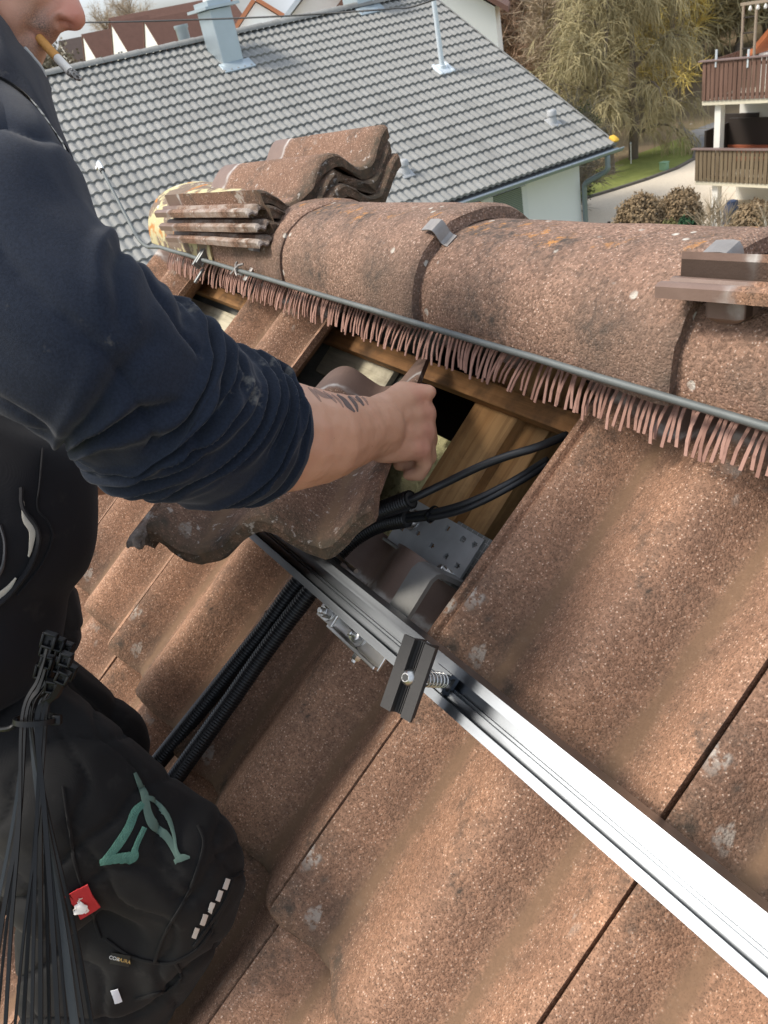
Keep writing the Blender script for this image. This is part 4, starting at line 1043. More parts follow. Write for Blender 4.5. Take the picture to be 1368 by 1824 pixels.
def hedge(name, px, py, wpx, hpx, d, mat, label, seed, leaf=True, n=2600, cat='hedge'):
    """dense clipped shrub made of many short twigs round a rounded body"""
    rg = random.Random(seed); c = AD(px, py, d); rx = wpx/2/FPX*d; rz = hpx/2/FPX*d; ztop = c.z+rz; rz = (ztop-GZ)/2*1.02; c = Vector((c.x, c.y, (ztop+GZ)/2)); n = int(n*1.7)
    root = thing(name, (c.x, c.y, GZ), label, cat); mb = MB(); st = MB()
    for i in range(7):
        a = rg.uniform(0, 6.28); st.tube([Vector((c.x, c.y, GZ)), Vector((c.x+math.cos(a)*rx*.4, c.y+math.sin(a)*rx*.4, (c.z+GZ)/2)), Vector((c.x+math.cos(a)*rx*.8, c.y+math.sin(a)*rx*.8, c.z+rz*.5))], [.05, .035, .015], 5)
    build(st, 'stem', M_BARK, root)
    for i in range(n):
        v = Vector((rg.gauss(0, 1), rg.gauss(0, 1), rg.gauss(0, 1))).normalized(); k = rg.uniform(.55, 1)**.5*(1+.13*nz((v.x*2.2+seed, v.y*2.2, v.z*2.2)))
        fl = 1/max(abs(v.z), (v.x*v.x+v.y*v.y)**.5)*.25+.75; p = c+Vector((v.x*rx*k*fl, v.y*rx*k*fl, v.z*rz*k*min(fl, 1.12))); dd = (v*.6+Vector((rg.gauss(0, .5), rg.gauss(0, .5), .45+rg.gauss(0, .4)))).normalized()
        L = rx*rg.uniform(.10, .24); w = .011*d/26; s = dd.cross(v+Vector((.3, .1, .2))).normalized()*w; q = p+dd*L
        mb.add([p-s, p+s, q+s*.4, q-s*.4], [(0, 1, 2, 3)])
        if leaf:
            for z in range(2):
                e = p+dd*L*rg.random(); u = Vector((rg.gauss(0, 1), rg.gauss(0, 1), rg.gauss(0, 1))).normalized()*.05; t = u.cross(v).normalized()*.035; mb.add([e-u, e+t, e+u, e-t], [(0, 1, 2, 3)])
    build(mb, 'foliage', mat, root, None); return root
M_HB = twig_mat('brown_hedge_leaf', (.20, .14, .08), (.35, .26, .16)); M_HG = twig_mat('green_hedge_leaf', (.02, .06, .03), (.055, .12, .06)); M_HY = twig_mat('olive_hedge_leaf', (.10, .10, .04), (.20, .19, .08))
hedge('round_hedge', 1140, 395, 95, 85, 25.5, M_HB, 'rounded brown clipped hedge bush at the road edge', 3, True, 4200)
hedge('round_hedge', 1212, 388, 75, 90, 27, M_HB, 'brown hedge bush between the rounded one and the white pillar', 4, True, 3600)
hedge('low_hedge', 1190, 425, 80, 46, 24, M_HY, 'low olive hedge in front of the brown bushes', 5, True, 2500)
hedge('green_shrub', 1221, 420, 42, 60, 23.5, M_HG, 'dark green shrub below the white pillar', 6, True, 2000, 'shrub')
hedge('brown_shrub', 1345, 400, 90, 70, 24, M_HB, 'brown shrub at the right edge beneath the lower balcony', 7, True, 3000, 'shrub')
hedge('brown_shrub', 1290, 428, 60, 44, 23, M_HB, 'small brown shrub just above the ridge by the blue cover', 8, True, 1800, 'shrub')
# pale birch-like stems in front of the pillars
M_BIRCH = plain('birch_bark', (.60, .57, .50), .8, 0, .25, 30)
for i, (x0, y0, x1, y1) in enumerate([(1262, 436, 1268, 368), (1274, 436, 1270, 375), (1284, 436, 1282, 372), (1294, 436, 1296, 384), (1254, 436, 1250, 392), (1362, 436, 1360, 380)]):
    a, b = AD(x0, y0, 23.2), AD(x1, y1, 23.2); root = thing('birch_stem', (a.x, a.y, GZ), ('second', 'third', 'fourth', 'fifth and rightmost', 'leftmost')[i]+' of the five slender pale birch stems before the white pillar' if i < 5 else 'slender pale birch stem at the right frame edge', 'sapling', 'birch stems by the hedge' if i < 5 else None)
    mb = MB(); mb.tube([Vector((a.x, a.y, GZ)), a, a.lerp(b, .5)+Vector((.05, 0, 0)), b], [.06, .055, .05, .03], 6); build(mb, 'trunk', M_BIRCH, root)
    mb = MB(); rg = random.Random(i)
    for k in range(60):
        p = a.lerp(b, rg.uniform(.1, 1)); dd = Vector((rg.gauss(0, .6), rg.gauss(0, .6), 1)).normalized(); q = p+dd*rg.uniform(.3, .8); s = dd.orthogonal().normalized()*.01; mb.add([p-s, p+s, q+s*.3, q-s*.3], [(0, 1, 2, 3)])
    build(mb, 'crown', M_TW[1], root, None)
# dark garden fence, electric box, blue cover, white post by the street
fx0, fx1 = AD(1085, 412, 25), AD(1215, 440, 23)
fn = thing('garden_fence', (fx0.x, fx0.y, GZ), 'dark metal garden fence below the rounded brown hedge', 'fence')
zt = AD(1088, 396, 25).z
for i in range(7):
    p = fx0.lerp(fx1, i/6); mb = MB(); mb.bx((p.x-.035, p.y-.035, GZ), (p.x+.035, p.y+.035, zt+.08)); build(mb, 'post', M_DARKP, fn)
for k in range(9):
    mb = MB(); z = GZ+.15+(zt-GZ-.2)*k/8; d = fx1-fx0; d.z = 0; c = (fx0+fx1)/2; mb.box((c.x, c.y, z), d.normalized(), Vector((-d.y, d.x, 0)).normalized(), UPZ, d.length/2, .008, .045); build(mb, 'rail', plain('fence_grey', (.07, .075, .08), .6) if k == 0 else bpy.data.materials['fence_grey'], fn)
p = onz(1183, 303, GZ); p2 = Vector((p.x, p.y, GZ)); eb = thing('utility_box', p2, 'small pale green utility box on the grass verge', 'utility box')
mb = MB(); mb.bx((p2.x-.2, p2.y-.14, GZ), (p2.x+.2, p2.y+.14, GZ+.36), .02); build(mb, 'cabinet', plain('pale_green_box', (.25, .42, .28), .7), eb)
mb = MB(); mb.bx((p2.x-.22, p2.y-.16, GZ+.36), (p2.x+.22, p2.y+.16, GZ+.40), .01); build(mb, 'lid', plain('green_lid', (.22, .38, .25), .7), eb)
c = AD(1302, 385, 26); bc = thing('blue_cover', (c.x, c.y, GZ), 'crumpled dark blue tarpaulin beneath the lower balcony', 'tarpaulin'); mb = MB(); rings = []
for j in range(8):
    z = j/7; rings.append([Vector((c.x+math.cos(a)*(.55-.4*z+.12*nz((a*2, z*4, 1))), c.y+math.sin(a)*(.45-.3*z), GZ+.0+(c.z-GZ+.5)*z)) for a in [6.283*k/16 for k in range(16)]])
mb.loft(rings, True, True); build(mb, 'sheet', plain('blue_tarp', (.035, .055, .11), .5, 0, .3, 4), bc, 60)
for i, (x, y0, y1, d, lab) in enumerate(((1041, 300, 342, 30, 'thin white marker post in the grass beside the downpipe'), (1124, 262, 292, 31, 'short pale wooden stake in the grass verge'))):
    a = onz(x, y1, GZ); h = (y1-y0)/FPX*(a-CAM).dot(CF)*1.1; b = a+UPZ*h; mk = thing('marker_post', a, lab, 'post'); mb = MB()
    mb.tube([a-UPZ*.05, b], .028, 8); build(mb, 'shaft', M_WHITEP, mk); mb = MB(); mb.lathe(b, UPZ, [(0, .04), (.05, .04), (.09, .02)], 8); build(mb, 'top', M_PIPE, mk)
# ================================================================== the roofer
def cap_geo(mb, a, b, ra, rb, seg=14):
    """capsule with two radii, used as raw volume before the skin is fused"""
    a, b = Vector(a), Vector(b); d = b-a; L = d.length; d = d.normalized() if L > 1e-6 else Vector((0, 0, 1))
    prof = []
    for k in range(6): t = math.pi/2*k/5; prof.append((-ra*math.cos(t), max(ra*math.sin(t), ra*.02)))
    for k in range(6): t = math.pi/2*k/5; prof.append((L+rb*math.sin(t), max(rb*math.cos(t), rb*.02)))
    mb.lathe(a, d, prof, seg)
def ell_geo(mb, c, ax, ay, az, rx, ry, rz, n=14):
    rings = []
    for i in range(n+1):
        t = math.pi*i/n; s = max(math.sin(t), .02)
        rings.append([Vector(c)+Vector(az)*(-rz*math.cos(t))+Vector(ax)*(rx*s*math.cos(2*math.pi*k/n))+Vector(ay)*(ry*s*math.sin(2*math.pi*k/n)) for k in range(n)])
    mb.loft(rings, True, True)
def fuse(mb, voxel, smooth=6, fac=.5):
    """one continuous skin round the collected volumes"""
    me = mb.mesh('fuse'); o = bpy.data.objects.new('fuse', me); COL.objects.link(o)
    r = o.modifiers.new('r', 'REMESH'); r.mode = 'VOXEL'; r.voxel_size = voxel
    s = o.modifiers.new('s', 'SMOOTH'); s.factor = fac; s.iterations = smooth
    dg = bpy.context.evaluated_depsgraph_get(); ev = o.evaluated_get(dg)
    out = bpy.data.meshes.new_from_object(ev); bpy.data.objects.remove(o); bpy.data.meshes.remove(me)
    return out
def displace(me, fn):
    me.update(); vs = me.vertices; nr = [v.normal.copy() for v in vs]
    for v, n in zip(vs, nr): v.co = v.co+n*fn(v.co, n)
    me.update(); smooth_mesh(me, 180)
SCH = .94                                                       # the held pan, seen a little closer
held.matrix_basis = Matrix.Translation(CAM) @ Matrix.Scale(SCH, 4) @ Matrix.Translation(-CAM) @ heldM
HM = held.matrix_basis.copy()
hx = (HM.to_3x3() @ Vector((1, 0, 0))).normalized(); hy = (HM.to_3x3() @ Vector((0, 1, 0))).normalized(); hz = (HM.to_3x3() @ Vector((0, 0, 1))).normalized()

person = thing('person', AD(150, 1500, .95), 'person in navy sweatshirt and black work trousers kneeling on the roof, gripping a tile', 'person')
# ------------------------------------------------------------------ body
B = MB()
def C(p, q, r1, r2): cap_geo(B, AD(*p), AD(*q), r1, r2)
def S(p, r): cap_geo(B, AD(*p), AD(*p)+Vector((0, 0, .0005)), r, r)
# head (only its lower front is in the picture)
ell_geo(B, AD(-70, 10, .655), CR, CU, CF, .020, .032, .012)
S((-55, -85, .72), .083); S((-90, -40, .74), .080); C((-40, -60, .71), (20, -30, .70), .060, .050)
C((10, 0, .70), (30, 30, .70), .040, .034); C((-10, 40, .71), (28, 78, .705), .040, .026)
C((62, -70, .70), (112, -10, .70), .011, .0125); S((130, 30, .70), .0118); C((112, -6, .70), (128, 28, .70), .0125, .0125); S((106, 36, .693), .0098); S((108, 34, .708), .0092); C((60, -20, .70), (100, 20, .70), .022, .012)
C((58, 30, .70), (80, 52, .70), .021, .0125); S((70, 66, .70), .0115); S((58, 78, .70), .0115); C((40, 70, .702), (54, 92, .702), .020, .010); S((50, 100, .702), .0125)
C((-70, 50, .76), (-170, 200, .78), .060, .066)                # neck
# torso core, far shoulder, hips
C((-250, 230, .82), (-280, 560, .84), .125, .125); C((-280, 560, .84), (-200, 1020, .88), .125, .120); C((-110, 290, .64), (-200, 320, .98), .060, .065); C((-60, 1120, .84), (-160, 1100, 1.02), .105, .105)
# right arm to the wrist
C((-60, 320, .62), (165, 690, .61), .050, .044); C((165, 690, .61), (330, 765, .655), .044, .044)
fa = [((330, 765, .655), .044), ((430, 776, .705), .047), ((505, 778, .757), .0555), ((560, 779, .79), .0495), ((600, 773, .83), .0435), ((640, 765, .868), .0378), ((668, 762, .892), .0355)]
for (p, r1), (q, r2) in zip(fa, fa[1:]): C(p, q, r1, r2)
# right hand: palm from metacarpals, four curled fingers, thumb
MC = [((742, 708), .0125), ((755, 737), .0130), ((756, 770), .0125), ((748, 800), .0112)]
WR = [(678, 733), (680, 752), (680, 775), (680, 797)]
DM = [.946, .950, .948, .940]
for k in range(4):
    m = AD(*MC[k][0], DM[k]); C((*WR[k], .898), (*MC[k][0], DM[k]), .0215-.001*k, MC[k][1]+.0030)
    C(((WR[k][0]+MC[k][0][0])/2, (WR[k][1]+MC[k][0][1])/2, (.898+DM[k])/2+.016), (*MC[k][0], DM[k]+.008), .015, .0115)
    S((*MC[k][0], DM[k]-.002), MC[k][1]+.0030)
    if k: C((*MC[k-1][0], DM[k-1]+.004), (*MC[k][0], DM[k]+.004), .0135, .0130)
    ln = (.036, .038, .034, .024)[k]; r = MC[k][1]
    pip = m-hx*.002-hz*ln+hy*(.003-.003*k); dip = pip-hx*.021-hz*.008; tip = dip-hx*.018+hz*.003
    if k == 3: pip = m-hz*.021+hx*.002; dip = pip-hx*.010-hz*.013; tip = dip-hx*.014
    cap_geo(B, m, pip, r, r*.92); cap_geo(B, pip, dip, r*.92, r*.84); cap_geo(B, dip, tip, r*.84, r*.72)
th0 = AD(690, 722, .915); th1 = th0+hy*.030+hx*.012+hz*.002; th2 = th1+hx*.030+hy*.008-hz*.010
cap_geo(B, AD(676, 735, .90), th0, .019, .016); cap_geo(B, th0, th1, .0155, .0125); cap_geo(B, th1, th2, .0125, .010)
# left arm passing behind to the far side of the pan, with its fist
C((-120, 420, 1.0), (-60, 830, .98), .060, .050); C((-60, 830, .98), (170, 838, 1.03), .045, .034); C((170, 838, 1.03), (300, 822, 1.10), .034, .030)
lh = AD(330, 812, 1.12); C((300, 822, 1.10), (335, 812, 1.12), .030, .027)
for k in range(4): a = lh+hy*(.03-.02*k); cap_geo(B, a, a+hx*.02-hz*.03, .012, .010); cap_geo(B, a+hx*.02-hz*.03, a+hx*.045-hz*.02, .010, .009)
cap_geo(B, lh, lh+hx*.05+hz*.012+hy*.02, .013, .010)
# legs
LEGS = [((-90, 1260, .84), (110, 1405, .80), .090, .080), ((110, 1405, .80), (325, 1545, .83), .080, .066), ((325, 1545, .83), (335, 1590, .85), .066, .064), ((335, 1590, .85), (215, 1790, .93), .064, .060), ((215, 1790, .93), (60, 1990, 1.02), .060, .042), ((60, 1990, 1.02), (140, 2060, 1.02), .040, .038),
        ((-150, 1120, 1.02), (40, 1250, 1.00), .098, .080), ((40, 1250, 1.00), (186, 1328, 1.02), .080, .058), ((186, 1328, 1.02), (186, 1370, 1.04), .058, .056), ((186, 1370, 1.04), (60, 1520, 1.13), .056, .050), ((60, 1520, 1.13), (-120, 1680, 1.22), .050, .040), ((-120, 1680, 1.22), (-60, 1740, 1.22), .040, .036)]
for p, q, r1, r2 in LEGS: C(p, q, r1*.82, r2*.82)
body_me = fuse(B, .0036, 7)
_b0 = BVHTree.FromPolygons([v.co for v in body_me.vertices], [tuple(p.vertices) for p in body_me.polygons])
def bhit(x, y, dflt=.69):
    h = _b0.ray_cast(CAM, ray(x, y).normalized())[0]; return h if h is not None else AD(x, y, dflt)
nost = [(bhit(121, 50), .0050), (bhit(108, 40), .005)]
mth = [bhit(57, 57), bhit(66, 64), bhit(76, 70)]; nsl = [bhit(98, 8), bhit(72, 22), bhit(52, 44), bhit(44, 62)]
knu = [AD(*MC[k][0], DM[k]-.012) for k in range(4)]
tend = [(AD(*WR[k], .885), AD(*MC[k][0], DM[k]-.014)) for k in range(4)]
def segd(p, a, b):
    d = b-a; t = max(0, min(1, (p-a).dot(d)/d.dot(d))); return (p-a-d*t).length
def body_disp(co, n):
    x, y, z = pix(co); v = 0.0
    if y < 140:
        d = segd(co, nost[0][0], nost[1][0])
        if d < .0065: v -= .0110*(1-(d/.0065)**2)
        d = min(segd(co, mth[0], mth[1]), segd(co, mth[1], mth[2]))
        if d < .005: v -= .0040*(1-d/.005)                       # mouth line
        d = min(segd(co, a, b) for a, b in zip(nsl, nsl[1:]))
        if d < .007: v -= .0030*(1-d/.007)                       # fold from nose to mouth corner
    elif 480 < x < 800 and 660 < y < 860:
        v += .0012*nz(co, 38)+.0006*nz(co, 110)
        for a, b in tend:
            d = segd(co, a, b)
            if d < .008: v += .0016*(1-d/.008)
        for c, q in (((690, 745, .87), (694, 800, .87)), ((684, 770, .87), (688, 806, .87))):
            d = segd(co, AD(*c), AD(*q)); 
            if d < .004: v -= .0010*(1-d/.004)                   # wrist creases
    return v
displace(body_me, body_disp)
def skin_mat():
    t = NT('skin', .50, 0, .45)
    a = t.n.new('ShaderNodeAttribute'); a.attribute_name = 'tone'; sp = t.n.new('ShaderNodeSeparateColor'); t.l.new(a.outputs['Color'], sp.inputs[0])
    c = t.mix(t.noise(38, 4), (.52, .285, .18), (.62, .36, .245))
    c = t.mix(t.ramp(t.noise(12, 3), [(.45, 0), (.65, .35)]), c, (.58, .27, .20))
    c = t.mix(sp.outputs[0], c, (.56, .215, .165))               # reddened knuckles, nose
    c = t.mix(t.math('MULTIPLY', sp.outputs[1], t.ramp(t.noise(900, 2), [(.35, .45), (.6, .9)])), c, (.075, .055, .05))  # stubble
    c = t.mix(t.ramp(t.voro(58), [(.030, .7), (.045, 0)]), c, (.22, .09, .06))
    t.col(c); t.set(Subsurface_Weight=.12, Subsurface_Radius=(.012, .005, .003), Subsurface_Scale=.6)
    t.bump(t.noise(420, 3), .30, .0008); t.bump(t.noise(110, 4, .6), .30, .0015); return t.m
M_SKIN = skin_mat()
body = link('body', body_me, M_SKIN, person)
ca = body_me.color_attributes.new('tone', 'FLOAT_COLOR', 'POINT')
nt_, na = AD(135, 28, .695), AD(80, 52, .69)
for i, v in enumerate(body_me.vertices):
    r = g = 0.0; x, y, z = pix(v.co)
    if y < 200:
        r = max(0, 1-(v.co-nt_).length/.034)*.9
        r = max(r, max(0, 1-min(segd(v.co, mth[0], mth[1]), segd(v.co, mth[1], mth[2]))/.006)*.9)
        g = max(0, 1-(v.co-na).length/.030)*1.3; g = max(g, max(0, 1-(v.co-AD(45, 95, .69)).length/.03)*.8); g = min(1, g*(1-min(1, r*1.4)))
    elif x > 600:
        r = max(0, 1-min((v.co-k).length for k in knu)/.022)*.6
    ca.data[i].color = (r, g, 0, 1)
body_bvh = BVHTree.FromPolygons([v.co for v in body_me.vertices], [tuple(p.vertices) for p in body_me.polygons])

# hair and ear, above the picture's edge
mb = MB()
for p, r in (((-75, -110, .735), .088), ((-105, -70, .75), .086), ((-60, -130, .71), .070), ((-130, -20, .76), .066)): cap_geo(mb, AD(*p), AD(*p)+Vector((0, 0, .0005)), r, r)
hm = fuse(mb, .006, 4); displace(hm, lambda co, n: .004*nz(co, 45)+.003*nz(co, 90)); link('hair', hm, plain('short_dark_hair', (.035, .027, .022), .8, 0, .4, 120, .8, 300, .003), person)

# ------------------------------------------------------------------ sweatshirt
def fleece(name, a, b):
    t = NT(name, .95, 0, .15)
    c = t.mix(t.noise(7, 4), a, b); c = t.mix(t.ramp(t.noise(520, 2), [(.4, .25), (.6, 0)]), c, tuple(x*1.9 for x in b))
    dust = t.math('MULTIPLY', t.ramp(t.noise(26, 5, .7), [(.60, 0), (.70, 1)]), t.ramp(t.noise(5, 2), [(.50, 0), (.62, 1)]))
    t.col(t.mix(t.math('MULTIPLY', dust, .35), c, (.30, .28, .24)))
    t.set(Sheen_Weight=.12, Sheen_Roughness=.5); t.bump(t.noise(900, 2), .3, .0006); t.bump(t.noise(60, 4), .25, .0015); return t.m
M_NAVY = fleece('navy_fleece', (.0085, .012, .021), (.0135, .0185, .031))
ST = [((20, 150), (-260, 470), .62), ((75, 203), (-190, 590), .595), ((124, 268), (-110, 680), .577), ((164, 370), (-5, 738), .57), ((212, 436), (85, 786), .575), ((292, 524), (138, 806), .59), ((346, 568), (160, 838), .61), ((396, 606), (222, 858), .635), ((432, 628), (282, 884), .662), ((458, 644), (350, 896), .688), ((474, 654), (405, 898), .706), ((481, 662), (445, 893), .722)]
def smoothlist(L, n):
    P = spline([Vector(x) for x in L], n); return P
NS = 260; NA = 120
tp = smoothlist([(*s[0], 0) for s in ST], NS); bp_ = smoothlist([(*s[1], 0) for s in ST], NS); dp_ = smoothlist([(s[2], 0, 0) for s in ST], NS)
cen = []; rad = []; ups = []
for i in range(NS+1):
    d = dp_[i].x; a = AD(tp[i].x, tp[i].y, d); b = AD(bp_[i].x, bp_[i].y, d); cen.append((a+b)/2); rad.append((a-b).length/2); ups.append((a-b).normalized())
rc = random.Random(21)
CREASE = [(rc.uniform(.40, .90) if i % 3 else rc.uniform(.48, .66), 0, rc.uniform(0, 6.28), rc.uniform(.7, 1.9), rc.uniform(.005, .0125), rc.uniform(.006, .014), i*3.7) for i in range(44)]
CREASE = [(sb, min(.935, max(.36, .40+(sb-.40)*1.12+rc.uniform(-.10, .13))), a, b, c, d, e) for sb, _, a, b, c, d, e in CREASE]
mb = MB(); rings = []
for i in range(NS+1):
    s = i/NS; t = (cen[min(i+2, NS)]-cen[max(i-2, 0)]).normalized(); u = ups[i]; w = t.cross(u).normalized()
    if w.dot(CAM-cen[i]) < 0: w = -w
    ring = []
    R = rad[i]
    for k in range(NA):
        th = 2*math.pi*k/NA; ca_, sa_ = math.cos(th), math.sin(th)   # ca: towards upper outline, sa: towards viewer
        q = Vector((ca_*1.1, sa_*1.1, s*3.0)); wv = nz(q*1.4, 1)
        dr = .0035*nz(q*1.1+Vector((9, 1, 1)), 1)+.0015*nz(q*4, 1)
        g = 0.0
        for (sb, st_, tc_, te, dpt, wd, wob) in CREASE:
            dt = abs((th-tc_+math.pi) % (2*math.pi)-math.pi)
            if dt > te: continue
            win = math.cos(dt/te*math.pi/2)**.7; fz = (1+ca_)/2
            sc_ = sb+(st_-sb)*fz+.012*nz(Vector((th*1.3, wob, 0)), 1); e = (s-sc_)/wd
            if abs(e) > 5: continue
            g += dpt*win*(-math.exp(-e*e*1.6)+.55*math.exp(-((abs(e)-2.0)/1.1)**2))
        dr += max(-.017, min(.012, g))
        if s < .5: dr += .006*(1-abs(math.sin(2.6*ca_+s*9+1.4*nz(q, 1))))**6*-1
        if s > .945: dr += .0022                                 # ribbed cuff band
        if .925 < s < .95: dr -= .003
        ell = .50+.43*min(1, s/.38)
        ring.append(cen[i]+u*ca_*(R+dr)+w*sa_*(R*ell+dr))
    rings.append(ring)
# turn the cuff in over the forearm
for q, m in ((.90, .002), (.80, -.004), (.78, -.03)):
    t = (cen[NS]-cen[NS-3]).normalized(); rings.append([cen[NS]+(p-cen[NS])*q+t*m for p in rings[NS]])
mb.loft(rings, True, False)
shirt = build(mb, 'sweatshirt_sleeve', M_NAVY, person, 180)
# body of the sweatshirt: back and shoulder at the left edge
mb = MB()
for a, b, r1, r2 in [((-270, 260, .80), (-300, 560, .82), .150, .150), ((-300, 560, .82), (-240, 1000, .86), .150, .145), ((-100, 280, .62), (-60, 360, .59), .078, .078)]: cap_geo(mb, AD(*a), AD(*b), r1, r2)
cap_geo(mb, AD(-60, 190, .68), AD(20, 290, .63), .052, .045); cap_geo(mb, AD(-120, 225, .68), AD(-210, 260, .98), .072, .095)
tm = fuse(mb, .008, 10); displace(tm, lambda co, n: .008*nz(co, 6)+.003*nz(co, 18)); link('sweatshirt_body', tm, M_NAVY, person)
# stand-up collar with a pale worn edge
M_COLLAR = fleece('dark_collar', (.007, .009, .015), (.012, .015, .024)); M_EDGE = plain('pale_collar_edge', (.36, .36, .35), .9)
ce = spline([AD(-60, -25, .655), AD(0, 26, .655), (AD(28, 68, .66)), AD(55, 98, .665), AD(76, 124, .67), AD(86, 150, .675)], 40)
co_ = spline([AD(-60, 120, .60), AD(10, 140, .60), AD(60, 180, .60), AD(100, 235, .60), AD(122, 268, .61), AD(128, 290, .62)], 40)
mb = MB(); rings = []
for i in range(41):
    a, b = ce[i], co_[i]; ring = []
    for k in range(9):
        q = k/8; p = a.lerp(b, q)-CF*(.012*math.sin(q*math.pi)+.004*nz(Vector((i*.15, q*3, 2)), 1)); ring.append(p)
    for k in range(9):
        q = 1-k/8; p = a.lerp(b, q)-CF*(.012*math.sin(q*math.pi)-.007+.004*nz(Vector((i*.15, q*3, 2)), 1)); ring.append(p)
    rings.append(ring)
mb.loft(rings, True, True); build(mb, 'collar', M_COLLAR, person, 60)
mb = MB(); mb.tube([p-CF*.002 for p in ce[21:38]], [.0016+.0008*abs(nz((i*.4, 0, 0))) for i in range(17)], 6); build(mb, 'collar_edge', M_EDGE, person, 180)

# ------------------------------------------------------------------ open jacket front below the arm
def black_cloth(name, a, b, weave=700):
    t = NT(name, .85, 0, .25); c = t.mix(t.noise(9, 5), a, b)
    c = t.mix(t.ramp(t.noise(30, 5, .7), [(.60, 0), (.76, .25)]), c, (.06, .057, .05))
    t.col(c); t.set(Sheen_Weight=.04); t.bump(t.wave(weave, .5, 1, vec=t.mp(rot=(.4, .7, .3))), .12, .0004); t.bump(t.noise(50, 4), .22, .0015); return t.m
M_JACKET = black_cloth('black_softshell', (.0055, .0055, .0075), (.0095, .0095, .0125)); M_TROUS = black_cloth('black_canvas', (.0060, .0058, .0062), (.0110, .0105, .0105), 500)
JL = [((-20, 640), (-260, 640), .86), ((40, 700), (-200, 690), .83), ((90, 762), (-160, 740), .80), ((150, 805), (-150, 800), .79), ((166, 860), (-150, 880), .78), ((164, 950), (-150, 960), .775), ((148, 1012), (-150, 1040), .78), ((112, 1062), (-150, 1110), .785), ((104, 1110), (-150, 1180), .79), ((92, 1165), (-140, 1250), .79), ((60, 1235), (-120, 1330), .80)]
jt = smoothlist([(*s[0], 0) for s in JL], 70); jb = smoothlist([(*s[1], 0) for s in JL], 70); jd = smoothlist([(s[2], 0, 0) for s in JL], 70)
mb = MB(); rings = []
for i in range(71):
    d = jd[i].x; a = AD(jt[i].x, jt[i].y, d); b = AD(jb[i].x, jb[i].y, d); c = (a+b)/2; u = (a-b)/2; w = -CF; ring = []
    for k in range(56):
        th = 2*math.pi*k/56; q = Vector((math.cos(th)*1.5, math.sin(th)*1.5, i*.06)); dr = 1+.06*nz(q, 1)+.025*nz(q*2.6, 1)
        ring.append(c+u*math.cos(th)*(1+.015*nz(q*2, 1))+w*(.085*math.sin(th)*dr))
    rings.append(ring)
mb.loft(rings, True, True); jk = build(mb, 'jacket_front', M_JACKET, person, 180)
def bvh_of(o):
    me = o.data; mw = WMX[o.name]; return BVHTree.FromPolygons([mw @ v.co for v in me.vertices], [tuple(p.vertices) for p in me.polygons])
def cast(bvh, px, py, off=.001):
    d = ray(px, py).normalized(); h, n, i, l = bvh.ray_cast(CAM, d)
    if h is None: return None, None
    if n.dot(d) > 0: n = -n
    return h+n*off, n
jb_ = bvh_of(jk)
def ribbon(bvh, pts, widths, name, mat, parent, off=.0012, n=40, thick=.0012):
    """strip laid on a surface along a photo polyline; widths in pixels"""
    P = spline([Vector((x, y, 0)) for x, y in pts], n); Wd = spline([Vector((w, 0, 0)) for w in widths], n) if len(widths) == len(pts) else [Vector((widths[0], 0, 0))]*(n+1)
    rings = []
    for i in range(n+1):
        t = (P[min(i+1, n)]-P[max(i-1, 0)]).normalized(); s = Vector((-t.y, t.x, 0))*Wd[i].x/2
        a, na_ = cast(bvh, P[i].x+s.x, P[i].y+s.y, off); b, nb_ = cast(bvh, P[i].x-s.x, P[i].y-s.y, off); c, nc_ = cast(bvh, P[i].x, P[i].y, off)
        if a is None or b is None or c is None: continue
        rings.append([a, c+nc_*thick*.3, b, b+nb_*thick, c+nc_*thick*1.4, a+na_*thick])
    if len(rings) < 2: return None
    m = MB(); m.loft(rings, True, True); return build(m, name, mat, parent, 60)
M_LINING = plain('pale_lining', (.45, .42, .36), .8, 0, .15, 30)
ribbon(jb_, [(40, 893), (44, 925), (56, 945), (54, 972), (50, 990)], (4, 9, 11, 7, 3), 'lining', M_LINING, person)
ribbon(jb_, [(28, 1028), (14, 1046), (-6, 1062)], (3, 8, 10), 'lining', M_LINING, person)
ribbon(jb_, [(37, 870), (40, 905), (66, 950), (52, 1005), (20, 1050), (-20, 1085)], (7,), 'front_edge', M_JACKET, person, .001, 40, .004)
ribbon(jb_, [(0, 935), (8, 965), (6, 1000), (-4, 1025)], (6,), 'zip', plain('zip_grey', (.05, .05, .055), .4, .3), person, .001, 30, .002)
ribbon(jb_, [(75, 800), (70, 860), (66, 905), (85, 930), (92, 960), (70, 1010), (30, 1060)], (3,), 'seam', M_JACKET, person, .0006, 40, .0012)

# ------------------------------------------------------------------ work trousers
mb = MB()
for p, q, r1, r2 in LEGS:
    if p[1] > 2000 or p == (-120, 1680, 1.22): continue
    cap_geo(mb, AD(*p), AD(*q), r1, r2)
cap_geo(mb, AD(-60, 1120, .84), AD(-160, 1100, 1.02), .120, .120)
cap_geo(mb, AD(150, 1520, .86), AD(160, 1800, .92), .075, .080); cap_geo(mb, AD(240, 1600, .87), AD(200, 1720, .89), .070, .070)
cap_geo(mb, AD(320, 1520, .82), AD(345, 1570, .835), .060, .056)      # knee pad pocket
ell_geo(mb, AD(100, 1520, .78), CR, CU, CF, .060, .085, .05)            # cargo pocket bulge
tr_me = fuse(mb, .005, 8)
def trou(co, n):
    x, y, z = pix(co); q = co*1.0
    u = Vector((x/230, y/230, z*2.5)); w = nz(u*1.3, 1)
    f = 1-abs(math.sin((x*.012+y*.020)+3.2*w))
    g = 1-abs(math.sin((x*.024-y*.011)+2.6*nz(u*1.6+Vector((4, 2, 1)), 1)))
    k = 1.0 if y > 1600 else .55
    return -.009*k*f**5-.0045*g**6+.0022*nz(co, 10)+.0008*nz(co, 45)
displace(tr_me, trou)
